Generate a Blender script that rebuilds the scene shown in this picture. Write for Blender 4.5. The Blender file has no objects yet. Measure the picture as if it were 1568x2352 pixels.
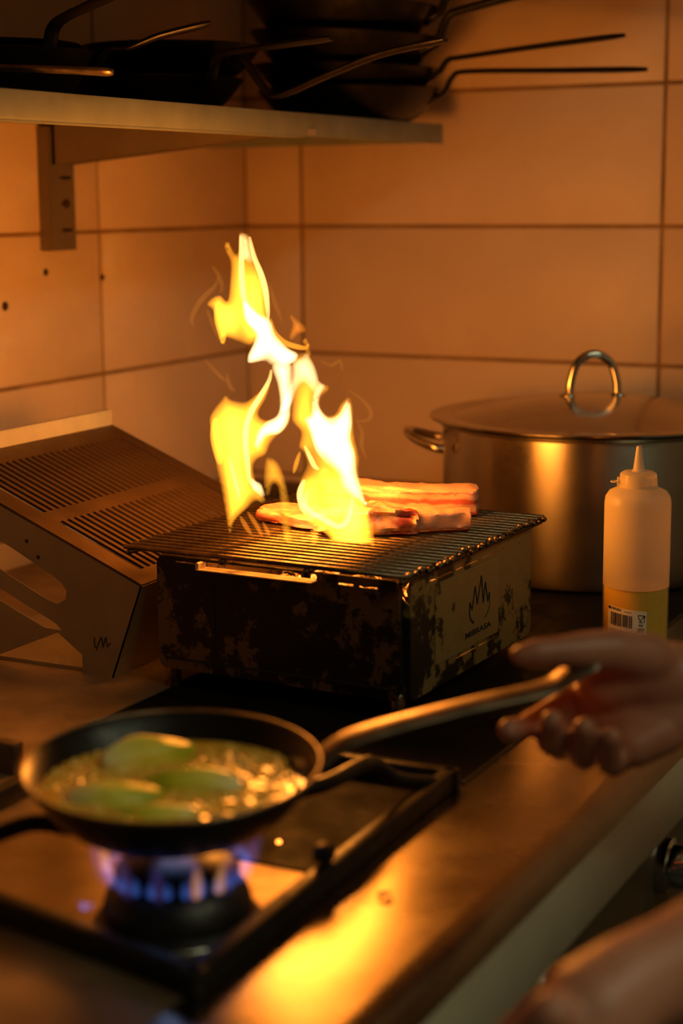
import bpy, bmesh, math, random
from mathutils import Vector, Matrix, geometry, noise
random.seed(7)
PI = math.pi
scene = bpy.context.scene
COL = scene.collection

# ---------------------------------------------------------------- camera
YAW, PITCH, ROLL = math.radians(27.3), math.radians(10.45), 0.0080
fw = Vector((-math.sin(YAW)*math.cos(PITCH), math.cos(YAW)*math.cos(PITCH), -math.sin(PITCH)))
r0 = Vector((math.cos(YAW), math.sin(YAW), 0)); u0 = r0.cross(fw)
rt = r0*math.cos(ROLL) - u0*math.sin(ROLL); up = r0*math.sin(ROLL) + u0*math.cos(ROLL)
cd = bpy.data.cameras.new('camera'); cam = bpy.data.objects.new('camera', cd); COL.objects.link(cam)
cd.sensor_fit = 'VERTICAL'; cd.sensor_height = 36; cd.sensor_width = 24; cd.lens = 60.0
cd.clip_start = .05; cd.clip_end = 50
cam.matrix_world = Matrix(((rt.x, up.x, -fw.x, 0), (rt.y, up.y, -fw.y, 0), (rt.z, up.z, -fw.z, .52), (0, 0, 0, 1)))
cd.dof.use_dof = True; cd.dof.focus_distance = 1.90; cd.dof.aperture_fstop = 2.9
scene.camera = cam
# ---------------------------------------------------------------- world, lamp, exposure
w = bpy.data.worlds.new('world'); scene.world = w; w.use_nodes = True
w.node_tree.nodes['Background'].inputs[0].default_value = (1.0, .80, .52, 1)
w.node_tree.nodes['Background'].inputs[1].default_value = .014
def area(name, loc, rot, sx, sy, power, col):
    l = bpy.data.lights.new(name, 'AREA'); l.shape = 'RECTANGLE'; l.size = sx; l.size_y = sy; l.energy = power; l.color = col
    o = bpy.data.objects.new(name, l); COL.objects.link(o); o.location = loc; o.rotation_euler = rot; return o
area('ceiling_lamp', (.85, .75, 1.60), (0, math.radians(10), 0), .35, 1.4, 9.5, (.95, 1.0, .62))
vs = scene.view_settings
vs.view_transform = 'Standard'; vs.look = 'None'; vs.exposure = 0.0; vs.gamma = 1; vs.use_curve_mapping = False
scene.cycles.transparent_max_bounces = 32
scene.cycles.max_bounces = 5; scene.cycles.diffuse_bounces = 3; scene.cycles.glossy_bounces = 3; scene.cycles.transmission_bounces = 5; scene.cycles.volume_bounces = 0
scene.cycles.use_adaptive_sampling = True; scene.cycles.adaptive_threshold = .06; scene.cycles.adaptive_min_samples = 16
scene.cycles.use_denoising = True

FLAME_SHEETS = [
('upper','yellow',1.845,0.0150,0.0160,[(-0.1175,0.4777),(-0.1139,0.4694),(-0.1091,0.4624),(-0.1053,0.4717),(-0.1066,0.4843),(-0.0962,0.4827),(-0.0917,0.4731),(-0.0892,0.4546),(-0.0824,0.4405),(-0.0784,0.4265),(-0.0772,0.3999),(-0.0745,0.3921),(-0.0794,0.3780),(-0.0954,0.3652),(-0.1096,0.3691),(-0.1221,0.3728),(-0.1236,0.3626),(-0.1264,0.3539),(-0.1288,0.3705),(-0.1328,0.3878),(-0.1365,0.4020),(-0.1431,0.4080),(-0.1370,0.4153),(-0.1275,0.4183),(-0.1201,0.4128),(-0.1170,0.4315),(-0.1158,0.4532),(-0.1203,0.4641),(-0.1220,0.4703)]),
('spine','white',1.850,0.0120,0.0140,[(-0.1017,0.4264),(-0.0980,0.4123),(-0.0872,0.3997),(-0.0747,0.3917),(-0.0686,0.3759),(-0.0562,0.3616),(-0.0452,0.3544),(-0.0500,0.3449),(-0.0659,0.3411),(-0.0754,0.3435),(-0.0817,0.3476),(-0.0984,0.3453),(-0.0994,0.3540),(-0.0941,0.3651),(-0.0908,0.3745),(-0.0938,0.3809),(-0.1016,0.3904),(-0.1047,0.4061)]),
('upper_core','white',1.830,0.0060,0.0140,[(-0.1047,0.4825),(-0.0957,0.4815),(-0.0913,0.4689),(-0.0897,0.4551),(-0.0932,0.4490),(-0.0993,0.4552),(-0.1033,0.4491),(-0.1044,0.4644)]),
('right_sheet','yellow',1.800,0.0120,0.0180,[(-0.0510,0.3505),(-0.0424,0.3581),(-0.0347,0.3573),(-0.0286,0.3487),(-0.0227,0.3286),(-0.0150,0.3246),(-0.0080,0.3261),(-0.0135,0.3168),(-0.0205,0.3099),(-0.0206,0.2990),(-0.0137,0.2919),(-0.0059,0.2942),(-0.0004,0.3043),(0.0063,0.3116),(0.0100,0.3125),(0.0125,0.3057),(0.0138,0.2956),(0.0144,0.2721),(0.0179,0.2564),(0.0197,0.2453),(0.0188,0.2327),(0.0231,0.2121),(0.0285,0.1961),(0.0315,0.1770),(0.0338,0.1513),(0.0290,0.1522),(0.0212,0.1479),(0.0101,0.1448),(-0.0041,0.1458),(-0.0151,0.1469),(-0.0134,0.1581),(-0.0290,0.1679),(-0.0368,0.1727),(-0.0437,0.1904),(-0.0474,0.2063),(-0.0441,0.2222),(-0.0373,0.2379),(-0.0406,0.2506),(-0.0455,0.2569),(-0.0435,0.2726),(-0.0529,0.2852),(-0.0523,0.3086),(-0.0518,0.3272)]),
('right_core','white',1.785,0.0120,0.0160,[(-0.0303,0.3117),(-0.0239,0.3363),(-0.0315,0.3487),(-0.0421,0.3549),(-0.0329,0.3571),(-0.0232,0.3317),(-0.0156,0.3239),(-0.0211,0.3132),(-0.0224,0.3024),(-0.0136,0.2912),(-0.0028,0.2945),(0.0034,0.3053),(0.0096,0.3099),(0.0125,0.2866),(0.0108,0.2680),(0.0154,0.2524),(0.0171,0.2320),(0.0229,0.2115),(0.0259,0.1989),(0.0151,0.2037),(0.0012,0.2148),(-0.0049,0.2322),(-0.0187,0.2432),(-0.0279,0.2558),(-0.0338,0.2746),(-0.0398,0.2901),(-0.0321,0.2932)]),
('left_sheet','yellow',1.810,0.0130,0.0180,[(-0.1226,0.3135),(-0.1180,0.3087),(-0.1056,0.3066),(-0.0978,0.3090),(-0.0851,0.3199),(-0.0768,0.3326),(-0.0730,0.3466),(-0.0712,0.3372),(-0.0742,0.3232),(-0.0790,0.3108),(-0.0871,0.2952),(-0.0810,0.2885),(-0.0684,0.2903),(-0.0530,0.3012),(-0.0536,0.2870),(-0.0608,0.2761),(-0.0687,0.2698),(-0.0751,0.2620),(-0.0800,0.2510),(-0.0895,0.2447),(-0.0935,0.2368),(-0.0914,0.2225),(-0.0853,0.2160),(-0.0805,0.1968),(-0.0918,0.1993),(-0.1014,0.1906),(-0.1127,0.1795),(-0.1176,0.1715),(-0.1207,0.1583),(-0.1239,0.1699),(-0.1267,0.1892),(-0.1309,0.2132),(-0.1359,0.2371),(-0.1385,0.2609),(-0.1417,0.2799),(-0.1410,0.2893),(-0.1354,0.2987),(-0.1290,0.3065)]),
('middle_core','white',1.820,0.0100,0.0130,[(-0.0727,0.3456),(-0.0523,0.3486),(-0.0508,0.3220),(-0.0527,0.2984),(-0.0563,0.2826),(-0.0659,0.2716),(-0.0802,0.2670),(-0.0883,0.2527),(-0.0950,0.2448),(-0.0911,0.2702),(-0.0815,0.2836),(-0.0688,0.2914),(-0.0651,0.3048),(-0.0675,0.3252)]),
('bridge','white',1.815,0.0080,0.0140,[(-0.0514,0.3475),(-0.0428,0.3536),(-0.0335,0.3543),(-0.0266,0.3442),(-0.0225,0.3270),(-0.0292,0.3161),(-0.0385,0.3255),(-0.0464,0.3178),(-0.0515,0.3037),(-0.0592,0.2935),(-0.0663,0.2912),(-0.0605,0.3116),(-0.0532,0.3303)]),
('lower_fill','yellow',1.795,0.0100,0.0120,[(-0.0440,0.2151),(-0.0361,0.2261),(-0.0204,0.2386),(-0.0049,0.2274),(0.0105,0.2099),(0.0245,0.1987),(0.0291,0.1811),(0.0313,0.1588),(0.0180,0.1509),(-0.0056,0.1527),(-0.0258,0.1688),(-0.0382,0.1785),(-0.0443,0.1976)]),
('arch','yellow',1.790,0.0070,0.0140,[(-0.0808,0.2458),(-0.0745,0.2479),(-0.0669,0.2429),(-0.0608,0.2302),(-0.0564,0.2113),(-0.0536,0.1923),(-0.0536,0.1684),(-0.0514,0.1537),(-0.0619,0.1542),(-0.0647,0.1765),(-0.0660,0.1955),(-0.0673,0.2130),(-0.0703,0.2193),(-0.0741,0.2162),(-0.0768,0.2012),(-0.0811,0.2083),(-0.0835,0.2241)]),
('left_tail','white',1.800,0.0070,0.0100,[(-0.0972,0.2257),(-0.0910,0.2225),(-0.0840,0.2177),(-0.0796,0.1978),(-0.0881,0.2066),(-0.0958,0.2131)]),
('curl','orange',1.870,0.0060,0.0100,[(-0.0673,0.4239),(-0.0593,0.4061),(-0.0523,0.3957),(-0.0389,0.3837),(-0.0302,0.3733),(-0.0374,0.3744),(-0.0454,0.3726),(-0.0515,0.3671),(-0.0563,0.3711),(-0.0524,0.3854),(-0.0594,0.3998),(-0.0653,0.4109)]),
('hook','yellow',1.830,0.0050,0.0100,[(-0.0436,0.3757),(-0.0351,0.3733),(-0.0323,0.3647),(-0.0306,0.3553),(-0.0384,0.3530),(-0.0375,0.3632)]),
('base_lick','orange',1.770,0.0060,0.0140,[(-0.0155,0.1618),(-0.0039,0.1657),(0.0069,0.1640),(0.0178,0.1718),(0.0224,0.1639),(0.0216,0.1541),(0.0130,0.1497),(-0.0040,0.1514),(-0.0156,0.1523)]),
]
FLAME_STRANDS = [
('strand','pale',1.830,0.0036,[(-0.1047,0.4813),(-0.1042,0.4598),(-0.1040,0.4352),(-0.1023,0.4166),(-0.0972,0.4011),(-0.0895,0.3917)]),
('strand','pale',1.830,0.0036,[(-0.0950,0.4797),(-0.0903,0.4582),(-0.0833,0.4397),(-0.0789,0.4226),(-0.0771,0.4040),(-0.0763,0.3916)]),
('strand','yellow',1.800,0.0070,[(-0.1325,0.2905),(-0.1328,0.2749),(-0.1309,0.2576),(-0.1289,0.2402)]),
('strand','yellow',1.840,0.0060,[(-0.1313,0.4085),(-0.1300,0.3944),(-0.1271,0.3803),(-0.1259,0.3662)]),
('strand','pale',1.795,0.0036,[(-0.0727,0.3419),(-0.0750,0.3311),(-0.0830,0.3164),(-0.0941,0.2986),(-0.1003,0.2800),(-0.1009,0.2612),(-0.0994,0.2423),(-0.0973,0.2234),(-0.0878,0.2123)]),
('strand','pale',1.775,0.0036,[(-0.0359,0.2168),(-0.0379,0.2028),(-0.0330,0.1933),(-0.0192,0.1853),(-0.0038,0.1773),(0.0048,0.1812),(0.0100,0.1945),(0.0119,0.2118)]),
('strand','pale',1.775,0.0040,[(-0.0388,0.2278),(-0.0436,0.2138),(-0.0415,0.1996),(-0.0369,0.1902)]),
('strand','pale',1.785,0.0030,[(-0.0386,0.2622),(-0.0326,0.2496),(-0.0280,0.2402),(-0.0234,0.2370)]),
('strand','yellow',1.840,0.0034,[(-0.0743,0.3924),(-0.0706,0.3783),(-0.0605,0.3672),(-0.0480,0.3624),(-0.0370,0.3608),(-0.0338,0.3654)]),
('strand','pale',1.800,0.0022,[(-0.1186,0.2480),(-0.1158,0.2322),(-0.1114,0.2148),(-0.1078,0.2004)]),
('strand','yellow',1.790,0.0028,[(-0.0434,0.2552),(-0.0475,0.2427),(-0.0507,0.2317)]),
('wisp','faint',1.840,0.0035,[(-0.1569,0.3853),(-0.1591,0.3931),(-0.1516,0.4087),(-0.1420,0.4195),(-0.1340,0.4272),(-0.1291,0.4380)]),
('wisp','faint',1.840,0.0030,[(-0.1367,0.4489),(-0.1306,0.4411),(-0.1261,0.4287),(-0.1279,0.4194)]),
('wisp','faint',1.840,0.0030,[(-0.1431,0.4039),(-0.1357,0.3851),(-0.1290,0.3678)]),
('wisp','faint',1.850,0.0030,[(-0.1232,0.3336),(-0.1203,0.3192),(-0.1141,0.3128)]),
('wisp','faint',1.850,0.0028,[(-0.1467,0.3481),(-0.1312,0.3305),(-0.1218,0.3240)]),
('wisp','faint',1.850,0.0028,[(0.0162,0.2805),(0.0289,0.2804),(0.0330,0.2892),(0.0243,0.3021),(0.0069,0.3150)]),
('wisp','faint',1.850,0.0030,[(0.0178,0.2797),(0.0233,0.2668),(0.0224,0.2523),(0.0287,0.2376)]),
('wisp','faint',1.850,0.0026,[(-0.0230,0.3471),(-0.0104,0.3406),(-0.0001,0.3453),(0.0022,0.3326)]),
('wisp','faint',1.840,0.0030,[(-0.0753,0.4314),(-0.0708,0.4127),(-0.0663,0.4002),(-0.0618,0.3884)]),
('wisp','orange',1.780,0.0030,[(-0.1077,0.1882),(-0.1016,0.1771),(-0.0956,0.1676)]),
('wisp','orange',1.780,0.0028,[(-0.0998,0.1929),(-0.0907,0.1786),(-0.0840,0.1651)]),
('wisp','orange',1.780,0.0024,[(-0.0837,0.1817),(-0.0784,0.1706),(-0.0770,0.1658)]),
('wisp','orange',1.760,0.0040,[(0.0316,0.1846),(0.0300,0.1721),(0.0330,0.1587)]),
('wisp','orange',1.770,0.0040,[(-0.0316,0.1753),(-0.0286,0.1674),(-0.0303,0.1580)]),
]
RIGHT_HAND = {
 'wrist': [(-0.3373,1.2961,0.1329,0.0266),(-0.3656,1.2714,0.1394,0.0276)],
 'palm': [(-0.3599,1.2754,0.1444,0.0294),(-0.3863,1.2575,0.1511,0.0285),(-0.4099,1.2435,0.1429,0.0228)],
 'palm2': [(-0.3639,1.2678,0.1174,0.0266),(-0.3925,1.2577,0.1128,0.0266),(-0.4188,1.2503,0.1149,0.0190)],
 'palm3': [(-0.3662,1.2530,0.1071,0.0190),(-0.3835,1.2362,0.0971,0.0171)],
 'thumb': [(-0.3768,1.2483,0.1661,0.0204),(-0.3982,1.2222,0.1763,0.0171),(-0.4138,1.2065,0.1783,0.0152),(-0.4295,1.1918,0.1793,0.0122),(-0.4442,1.1796,0.1792,0.0112),(-0.4537,1.1733,0.1780,0.0087)],
 'index': [(-0.4294,1.2592,0.1291,0.0133),(-0.4542,1.2321,0.1152,0.0103),(-0.4598,1.1946,0.1137,0.0095),(-0.4605,1.1669,0.1198,0.0093)],
 'middle': [(-0.4219,1.2595,0.1119,0.0138),(-0.4414,1.2280,0.0912,0.0109),(-0.4370,1.1932,0.1057,0.0103),(-0.4299,1.1787,0.1282,0.0093)],
 'ring': [(-0.4087,1.2642,0.1015,0.0138),(-0.4239,1.2354,0.0833,0.0112),(-0.4156,1.2007,0.0996,0.0103),(-0.4065,1.1853,0.1238,0.0091)],
 'pinky': [(-0.3927,1.2595,0.0943,0.0128),(-0.3976,1.2316,0.0823,0.0106),(-0.3938,1.2069,0.0915,0.0097),(-0.3878,1.1935,0.1171,0.0084)],
}
LEFT_FOREARM = [(-0.1909,1.0236,0.0823,0.0400),(-0.2288,0.9586,0.0839,0.0360),(-0.2523,0.9115,0.0809,0.0310),(-0.2712,0.8728,0.0789,0.0300),(-0.2831,0.8479,0.0716,0.0320),(-0.2849,0.8322,0.0551,0.0300)]

# ---------------------------------------------------------------- helpers
def mesh_obj(name, bm, mat, parent=None, smooth=False, angle=None):
    me = bpy.data.meshes.new(name); bmesh.ops.recalc_face_normals(bm, faces=bm.faces); bm.to_mesh(me); bm.free()
    if smooth:
        for p in me.polygons: p.use_smooth = True
        if angle is not None:
            me.set_sharp_from_angle(angle=math.radians(angle))
    if mat is not None: me.materials.append(mat)
    o = bpy.data.objects.new(name, me); COL.objects.link(o)
    if parent is not None: o.parent = parent
    return o
def copy_obj(o, parent=None, mw=None):
    c = o.copy(); COL.objects.link(c); iv = o.matrix_parent_inverse.copy(); c.parent = parent if parent is not None else o.parent; c.matrix_parent_inverse = iv
    if mw is not None: c.matrix_local = mw
    return c
def tag(o, label, cat, group=None, kind=None):
    o['label'] = label
    if cat: o['category'] = cat
    if group: o['group'] = group
    if kind: o['kind'] = kind
    return o
def thing(name, label, cat, loc=(0, 0, 0), rz=0, group=None):
    o = bpy.data.objects.new(name, None); COL.objects.link(o); o.empty_display_size = .02
    o.location = loc; o.rotation_euler = (0, 0, rz)
    return tag(o, label, cat, group)
def struct(o):
    o['kind'] = 'structure'; return o
def box(bm, lo, hi, bev=0, seg=1, M=None):
    vs_ = [bm.verts.new((x, y, z)) for x in (lo[0], hi[0]) for y in (lo[1], hi[1]) for z in (lo[2], hi[2])]
    fs = [bm.faces.new([vs_[i] for i in f]) for f in ((0,1,3,2),(4,6,7,5),(0,4,5,1),(2,3,7,6),(0,2,6,4),(1,5,7,3))]
    vv = vs_
    if bev:
        es = list({e for f in fs for e in f.edges})
        r = bmesh.ops.bevel(bm, geom=es, offset=bev, segments=seg, profile=.5, affect='EDGES')
        vv = list({v for v in r['verts']} | {v for v in vs_ if v.is_valid})
    if M is not None:
        bmesh.ops.transform(bm, matrix=M, verts=[v for v in vv if v.is_valid])
def cr(pts, n=6, closed=False):
    """Catmull-Rom resample"""
    P = [Vector(p) for p in pts]; out = []; m = len(P)
    rng = range(m) if closed else range(m-1)
    for i in rng:
        if closed: a, b, c, d = P[i-1], P[i], P[(i+1) % m], P[(i+2) % m]
        else: a, b, c, d = P[max(i-1, 0)], P[i], P[i+1], P[min(i+2, m-1)]
        for k in range(n):
            t = k/n
            out.append(.5*((2*b)+(c-a)*t+(2*a-5*b+4*c-d)*t*t+(3*b-a-3*c+d)*t**3))
    if not closed: out.append(P[-1])
    return out
def tube(bm, pts, rad, seg=10, closed=False, flat=1.0, flat_up=None, cap=True):
    P = [Vector(p) for p in pts]; n = len(P)
    R = rad if isinstance(rad, (list, tuple)) else [rad]*n
    rings = []; ref = None
    for i in range(n):
        a = P[i-1] if (i > 0 or closed) else P[i]; b = P[(i+1) % n] if (i < n-1 or closed) else P[i]
        t = (b-a).normalized()
        if flat_up is not None: nrm = (Vector(flat_up) - t*t.dot(Vector(flat_up))).normalized()
        elif ref is None:
            nrm = t.orthogonal().normalized()
        else: nrm = (ref - t*t.dot(ref)).normalized()
        ref = nrm; bn = t.cross(nrm)
        rings.append([bm.verts.new(P[i] + nrm*math.cos(2*PI*k/seg)*R[i]*flat + bn*math.sin(2*PI*k/seg)*R[i]) for k in range(seg)])
    for i in range(n if closed else n-1):
        A, B = rings[i], rings[(i+1) % n]
        for k in range(seg): bm.faces.new((A[k], A[(k+1) % seg], B[(k+1) % seg], B[k]))
    if cap and not closed:
        bm.faces.new(rings[0][::-1]); bm.faces.new(rings[-1])
def lathe(bm, prof, seg=48, M=None):
    """profile (r,z) list revolved about z; r==0 at ends closes the surface"""
    rings = []; allv = []
    for r, z in prof:
        if r <= 1e-6: v = [bm.verts.new((0, 0, z))]
        else: v = [bm.verts.new((r*math.cos(2*PI*k/seg), r*math.sin(2*PI*k/seg), z)) for k in range(seg)]
        rings.append(v); allv += v
    for A, B in zip(rings, rings[1:]):
        for k in range(seg):
            k2 = (k+1) % seg
            f = [A[k % len(A)], A[k2 % len(A)], B[k2 % len(B)], B[k % len(B)]]
            f = [v for i, v in enumerate(f) if v not in f[:i]]
            if len(f) >= 3: bm.faces.new(f)
    if M is not None: bmesh.ops.transform(bm, matrix=M, verts=allv)
def inside(loops, x, y):
    c = False
    for L in loops:
        j = len(L)-1
        for i in range(len(L)):
            xi, yi = L[i]; xj, yj = L[j]
            if (yi > y) != (yj > y) and x < (xj-xi)*(y-yi)/(yj-yi)+xi: c = not c
            j = i
    return c
def cdt(loops, extra=()):
    V = []; E = []
    for L in loops:
        s = len(V); V += [Vector(p[:2]) for p in L]
        E += [(s+i, s+(i+1) % len(L)) for i in range(len(L))]
    V += [Vector(p) for p in extra]
    r = geometry.delaunay_2d_cdt(V, E, [], 0, 1e-7)
    vs_, fs = r[0], r[2]
    keep = []
    for f in fs:
        c = sum((vs_[i] for i in f), Vector((0, 0)))/len(f)
        if inside(loops, c.x, c.y): keep.append(tuple(f))
    return vs_, keep
def plate(bm, loops, t, M):
    """a flat sheet with holes: loops in the local xy plane, thickness t along local z, placed by M"""
    vs_, fs = cdt(loops)
    A = [bm.verts.new(M @ Vector((v.x, v.y, 0))) for v in vs_]; B = [bm.verts.new(M @ Vector((v.x, v.y, t))) for v in vs_]
    cnt = {}
    for f in fs:
        bm.faces.new([A[i] for i in f][::-1]); bm.faces.new([B[i] for i in f])
        for i in range(len(f)):
            e = (f[i], f[(i+1) % len(f)]); cnt[tuple(sorted(e))] = cnt.get(tuple(sorted(e)), 0)+1
    for (a, b), k in cnt.items():
        if k == 1: bm.faces.new((A[a], A[b], B[b], B[a]))
    for v in [v for v in A+B if not v.link_faces]: bm.verts.remove(v)
def rrect(x0, y0, x1, y1, r, n=5):
    o = []
    for cx, cy, a in ((x1-r, y1-r, 0), (x0+r, y1-r, 90), (x0+r, y0+r, 180), (x1-r, y0+r, 270)):
        for k in range(n+1):
            t = math.radians(a+90*k/n); o.append((cx+r*math.cos(t), cy+r*math.sin(t)))
    return o
def frame(o, x, y, z):
    """matrix from origin and three axes"""
    x, y, z = Vector(x), Vector(y), Vector(z)
    return Matrix(((x.x, y.x, z.x, o[0]), (x.y, y.y, z.y, o[1]), (x.z, y.z, z.z, o[2]), (0, 0, 0, 1)))
BM = bmesh.new

# ---------------------------------------------------------------- materials
def nt(name):
    m = bpy.data.materials.new(name); m.use_nodes = True
    return m, m.node_tree, m.node_tree.nodes['Principled BSDF']
def link(t, a, b): t.links.new(a, b)
def coords(t, scale=(1, 1, 1), kind='Object'):
    c = t.nodes.new('ShaderNodeTexCoord'); m = t.nodes.new('ShaderNodeMapping'); m.inputs['Scale'].default_value = scale
    link(t, c.outputs[kind], m.inputs[0]); return m.outputs[0]
def nz(t, vec, scale, detail=5, rough=.6):
    n = t.nodes.new('ShaderNodeTexNoise'); n.inputs['Scale'].default_value = scale; n.inputs['Detail'].default_value = detail; n.inputs['Roughness'].default_value = rough
    link(t, vec, n.inputs['Vector']); return n.outputs['Fac']
def ramp(t, fac, stops):
    r = t.nodes.new('ShaderNodeValToRGB'); e = r.color_ramp.elements
    e[0].position, e[0].color = stops[0][0], (*stops[0][1], 1); e[1].position, e[1].color = stops[-1][0], (*stops[-1][1], 1)
    for p, c in stops[1:-1]:
        k = e.new(p); k.color = (*c, 1)
    link(t, fac, r.inputs[0]); return r.outputs[0]
def bump(t, b, h, s, d=.001):
    n = t.nodes.new('ShaderNodeBump'); n.inputs['Strength'].default_value = s; n.inputs['Distance'].default_value = d
    link(t, h, n.inputs['Height']); link(t, n.outputs[0], b.inputs['Normal'])
def simple(name, col, rough=.5, metal=0, var=.25, scale=20, bs=0, bscale=60, stretch=(1, 1, 1), rvar=.12, spec=None, coat=0):
    m, t, b = nt(name); v = coords(t, stretch)
    f = nz(t, v, scale)
    lo = tuple(c*(1-var) for c in col); hi = tuple(min(1, c*(1+var)) for c in col)
    link(t, ramp(t, f, [(.3, lo), (.7, hi)]), b.inputs['Base Color'])
    link(t, ramp(t, nz(t, v, scale*1.7), [(.3, (max(.02, rough-rvar),)*3), (.7, (min(1, rough+rvar),)*3)]), b.inputs['Roughness'])
    b.inputs['Metallic'].default_value = metal
    if spec is not None: b.inputs['Specular IOR Level'].default_value = spec
    if coat: b.inputs['Coat Weight'].default_value = coat
    if bs: bump(t, b, nz(t, v, bscale), bs)
    return m
M = {}
M['tile'] = simple('glazed_cream_tile', (.74, .56, .38), .44, var=.10, scale=3, rvar=.08, bs=.04, bscale=5)
M['grout'] = simple('grimy_brown_grout', (.30, .17, .06), .9, var=.35, scale=14, bs=.3)
M['plaster'] = simple('plain_plaster', (.60, .55, .45), .8, scale=5)
M['floor'] = simple('dark_floor_tile', (.06, .05, .045), .5, scale=6)
M['hole'] = simple('drill_hole_dark', (.04, .015, .008), .9)
M['steel'] = simple('brushed_steel', (.52, .49, .44), .30, 1, var=.12, scale=8, stretch=(60, 2, 60), rvar=.05, bs=.03, bscale=4)
M['hobdeck'] = simple('burnt_hob_steel', (.36, .27, .17), .55, .9, var=.3, scale=9, rvar=.08, bs=.08, bscale=20)
M['deck'] = simple('worn_hob_steel', (.30, .25, .185), .26, 1, var=.22, scale=7, rvar=.05, bs=.05, bscale=18)
M['apron'] = simple('satin_grey_apron', (.62, .56, .42), .42, .25, var=.08, scale=10, rvar=.06)
M['shelfsteel'] = simple('shelf_steel', (.26, .29, .235), .5, .35, var=.12, scale=20, rvar=.08, bs=.03, bscale=60)
M['bracket'] = simple('bracket_grey_steel', (.20, .16, .115), .45, .5, var=.15, scale=12)
M['blackiron'] = simple('black_cast_iron', (.014, .012, .010), .42, .3, var=.4, scale=40, bs=.25, bscale=120)
M['hotplate'] = simple('black_hotplate', (.007, .006, .005), .62, 0, var=.5, scale=12, bs=.15, bscale=90, spec=.05)
M['panblack'] = simple('seasoned_black_steel', (.010, .008, .0065), .38, .35, var=.5, scale=22, bs=.20, bscale=90)
M['wornhandle'] = simple('worn_iron_handle', (.25, .19, .13), .42, .9, var=.4, scale=30, bs=.2, bscale=120)
M['slotlip'] = simple('firelit_slot_edge', (.62, .48, .32), .45, .5, var=.2, scale=30)  # base colour lightened to carry firelight on the slot lip
M['chrome'] = simple('polished_steel', (.62, .60, .57), .14, 1, var=.06, scale=12, rvar=.05)
M['pot'] = simple('brushed_pot_steel', (.55, .50, .43), .30, 1, var=.10, scale=7, rvar=.04)
b = M['pot'].node_tree.nodes['Principled BSDF']; b.inputs['Anisotropic'].default_value = .8; b.inputs['Anisotropic Rotation'].default_value = .25
tn = M['pot'].node_tree.nodes.new('ShaderNodeTangent'); tn.direction_type = 'RADIAL'; tn.axis = 'Z'; M['pot'].node_tree.links.new(tn.outputs[0], b.inputs['Tangent'])
M['lidsteel'] = simple('satin_lid_steel', (.36, .33, .30), .17, 1, var=.06, scale=9, rvar=.05)
M['grate'] = simple('greasy_grate_steel', (.16, .11, .065), .34, .9, var=.5, scale=60, bs=.5, bscale=180)
M['rackplate'] = simple('heat_browned_steel', (.095, .054, .025), .48, .5, var=.35, scale=9, bs=.1, bscale=60)
M['rackside'] = simple('tan_rack_steel', (.30, .24, .15), .45, .6, var=.2, scale=7, bs=.05)
M['racklip'] = simple('pale_rack_lip', (.36, .35, .32), .5, 0, var=.12, scale=15)
M['engrave'] = simple('engraved_black', (.006, .005, .004), .8)
M['ink'] = simple('printed_ink', (.05, .03, .02), .8)
M['labelpaper'] = simple('label_paper', (.85, .78, .68), .6, var=.05)
M['green'] = simple('herb_green', (.08, .16, .02), .5)
M['shirt'] = simple('black_work_shirt', (.02, .02, .022), .85, bs=.2, bscale=300)
M['trouser'] = simple('dark_trousers', (.03, .03, .035), .85)
M['shoe'] = simple('black_shoe', (.012, .012, .012), .5)
M['hair'] = simple('dark_hair', (.025, .015, .01), .6, bs=.5, bscale=200, stretch=(1, 1, .2))

def patch(name, base, paint, thr, scale, rough, metal):
    """blackened steel with worn patches of its old finish showing"""
    m, t, b = nt(name); v = coords(t)
    n1 = nz(t, v, scale, 9, .72); n2 = nz(t, v, 4.5, 3, .5)
    mx = t.nodes.new('ShaderNodeMath'); mx.operation = 'MULTIPLY_ADD'; mx.inputs[1].default_value = .55
    link(t, n1, mx.inputs[0])
    m2 = t.nodes.new('ShaderNodeMath'); m2.operation = 'MULTIPLY'; m2.inputs[1].default_value = .5; link(t, n2, m2.inputs[0]); link(t, m2.outputs[0], mx.inputs[2])
    link(t, ramp(t, mx.outputs[0], [(thr-.012, base), (thr+.012, paint), (1, tuple(c*.8 for c in paint))]), b.inputs['Base Color'])
    link(t, ramp(t, nz(t, v, 30), [(.3, (rough-.1,)*3), (.7, (rough+.12,)*3)]), b.inputs['Roughness'])
    b.inputs['Metallic'].default_value = metal
    bump(t, b, n1, .25, .0008)
    return m
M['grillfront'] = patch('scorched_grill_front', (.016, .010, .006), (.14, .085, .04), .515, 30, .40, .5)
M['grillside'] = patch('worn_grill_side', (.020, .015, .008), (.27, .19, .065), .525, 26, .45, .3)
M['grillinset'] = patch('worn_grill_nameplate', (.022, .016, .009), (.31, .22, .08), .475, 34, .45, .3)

def skin_mat():
    m, t, b = nt('skin'); v = coords(t)
    link(t, ramp(t, nz(t, v, 18, 6), [(.3, (.44, .16, .09)), (.7, (.56, .24, .15))]), b.inputs['Base Color'])
    b.inputs['Roughness'].default_value = .45
    b.inputs['Subsurface Weight'].default_value = .15; b.inputs['Subsurface Radius'].default_value = (.008, .003, .0015); b.inputs['Subsurface Scale'].default_value = 1
    bump(t, b, nz(t, v, 240, 4), .2, .0006)
    return m
M['skin'] = skin_mat()
M['nail'] = simple('nail', (.58, .36, .28), .3)

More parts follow.
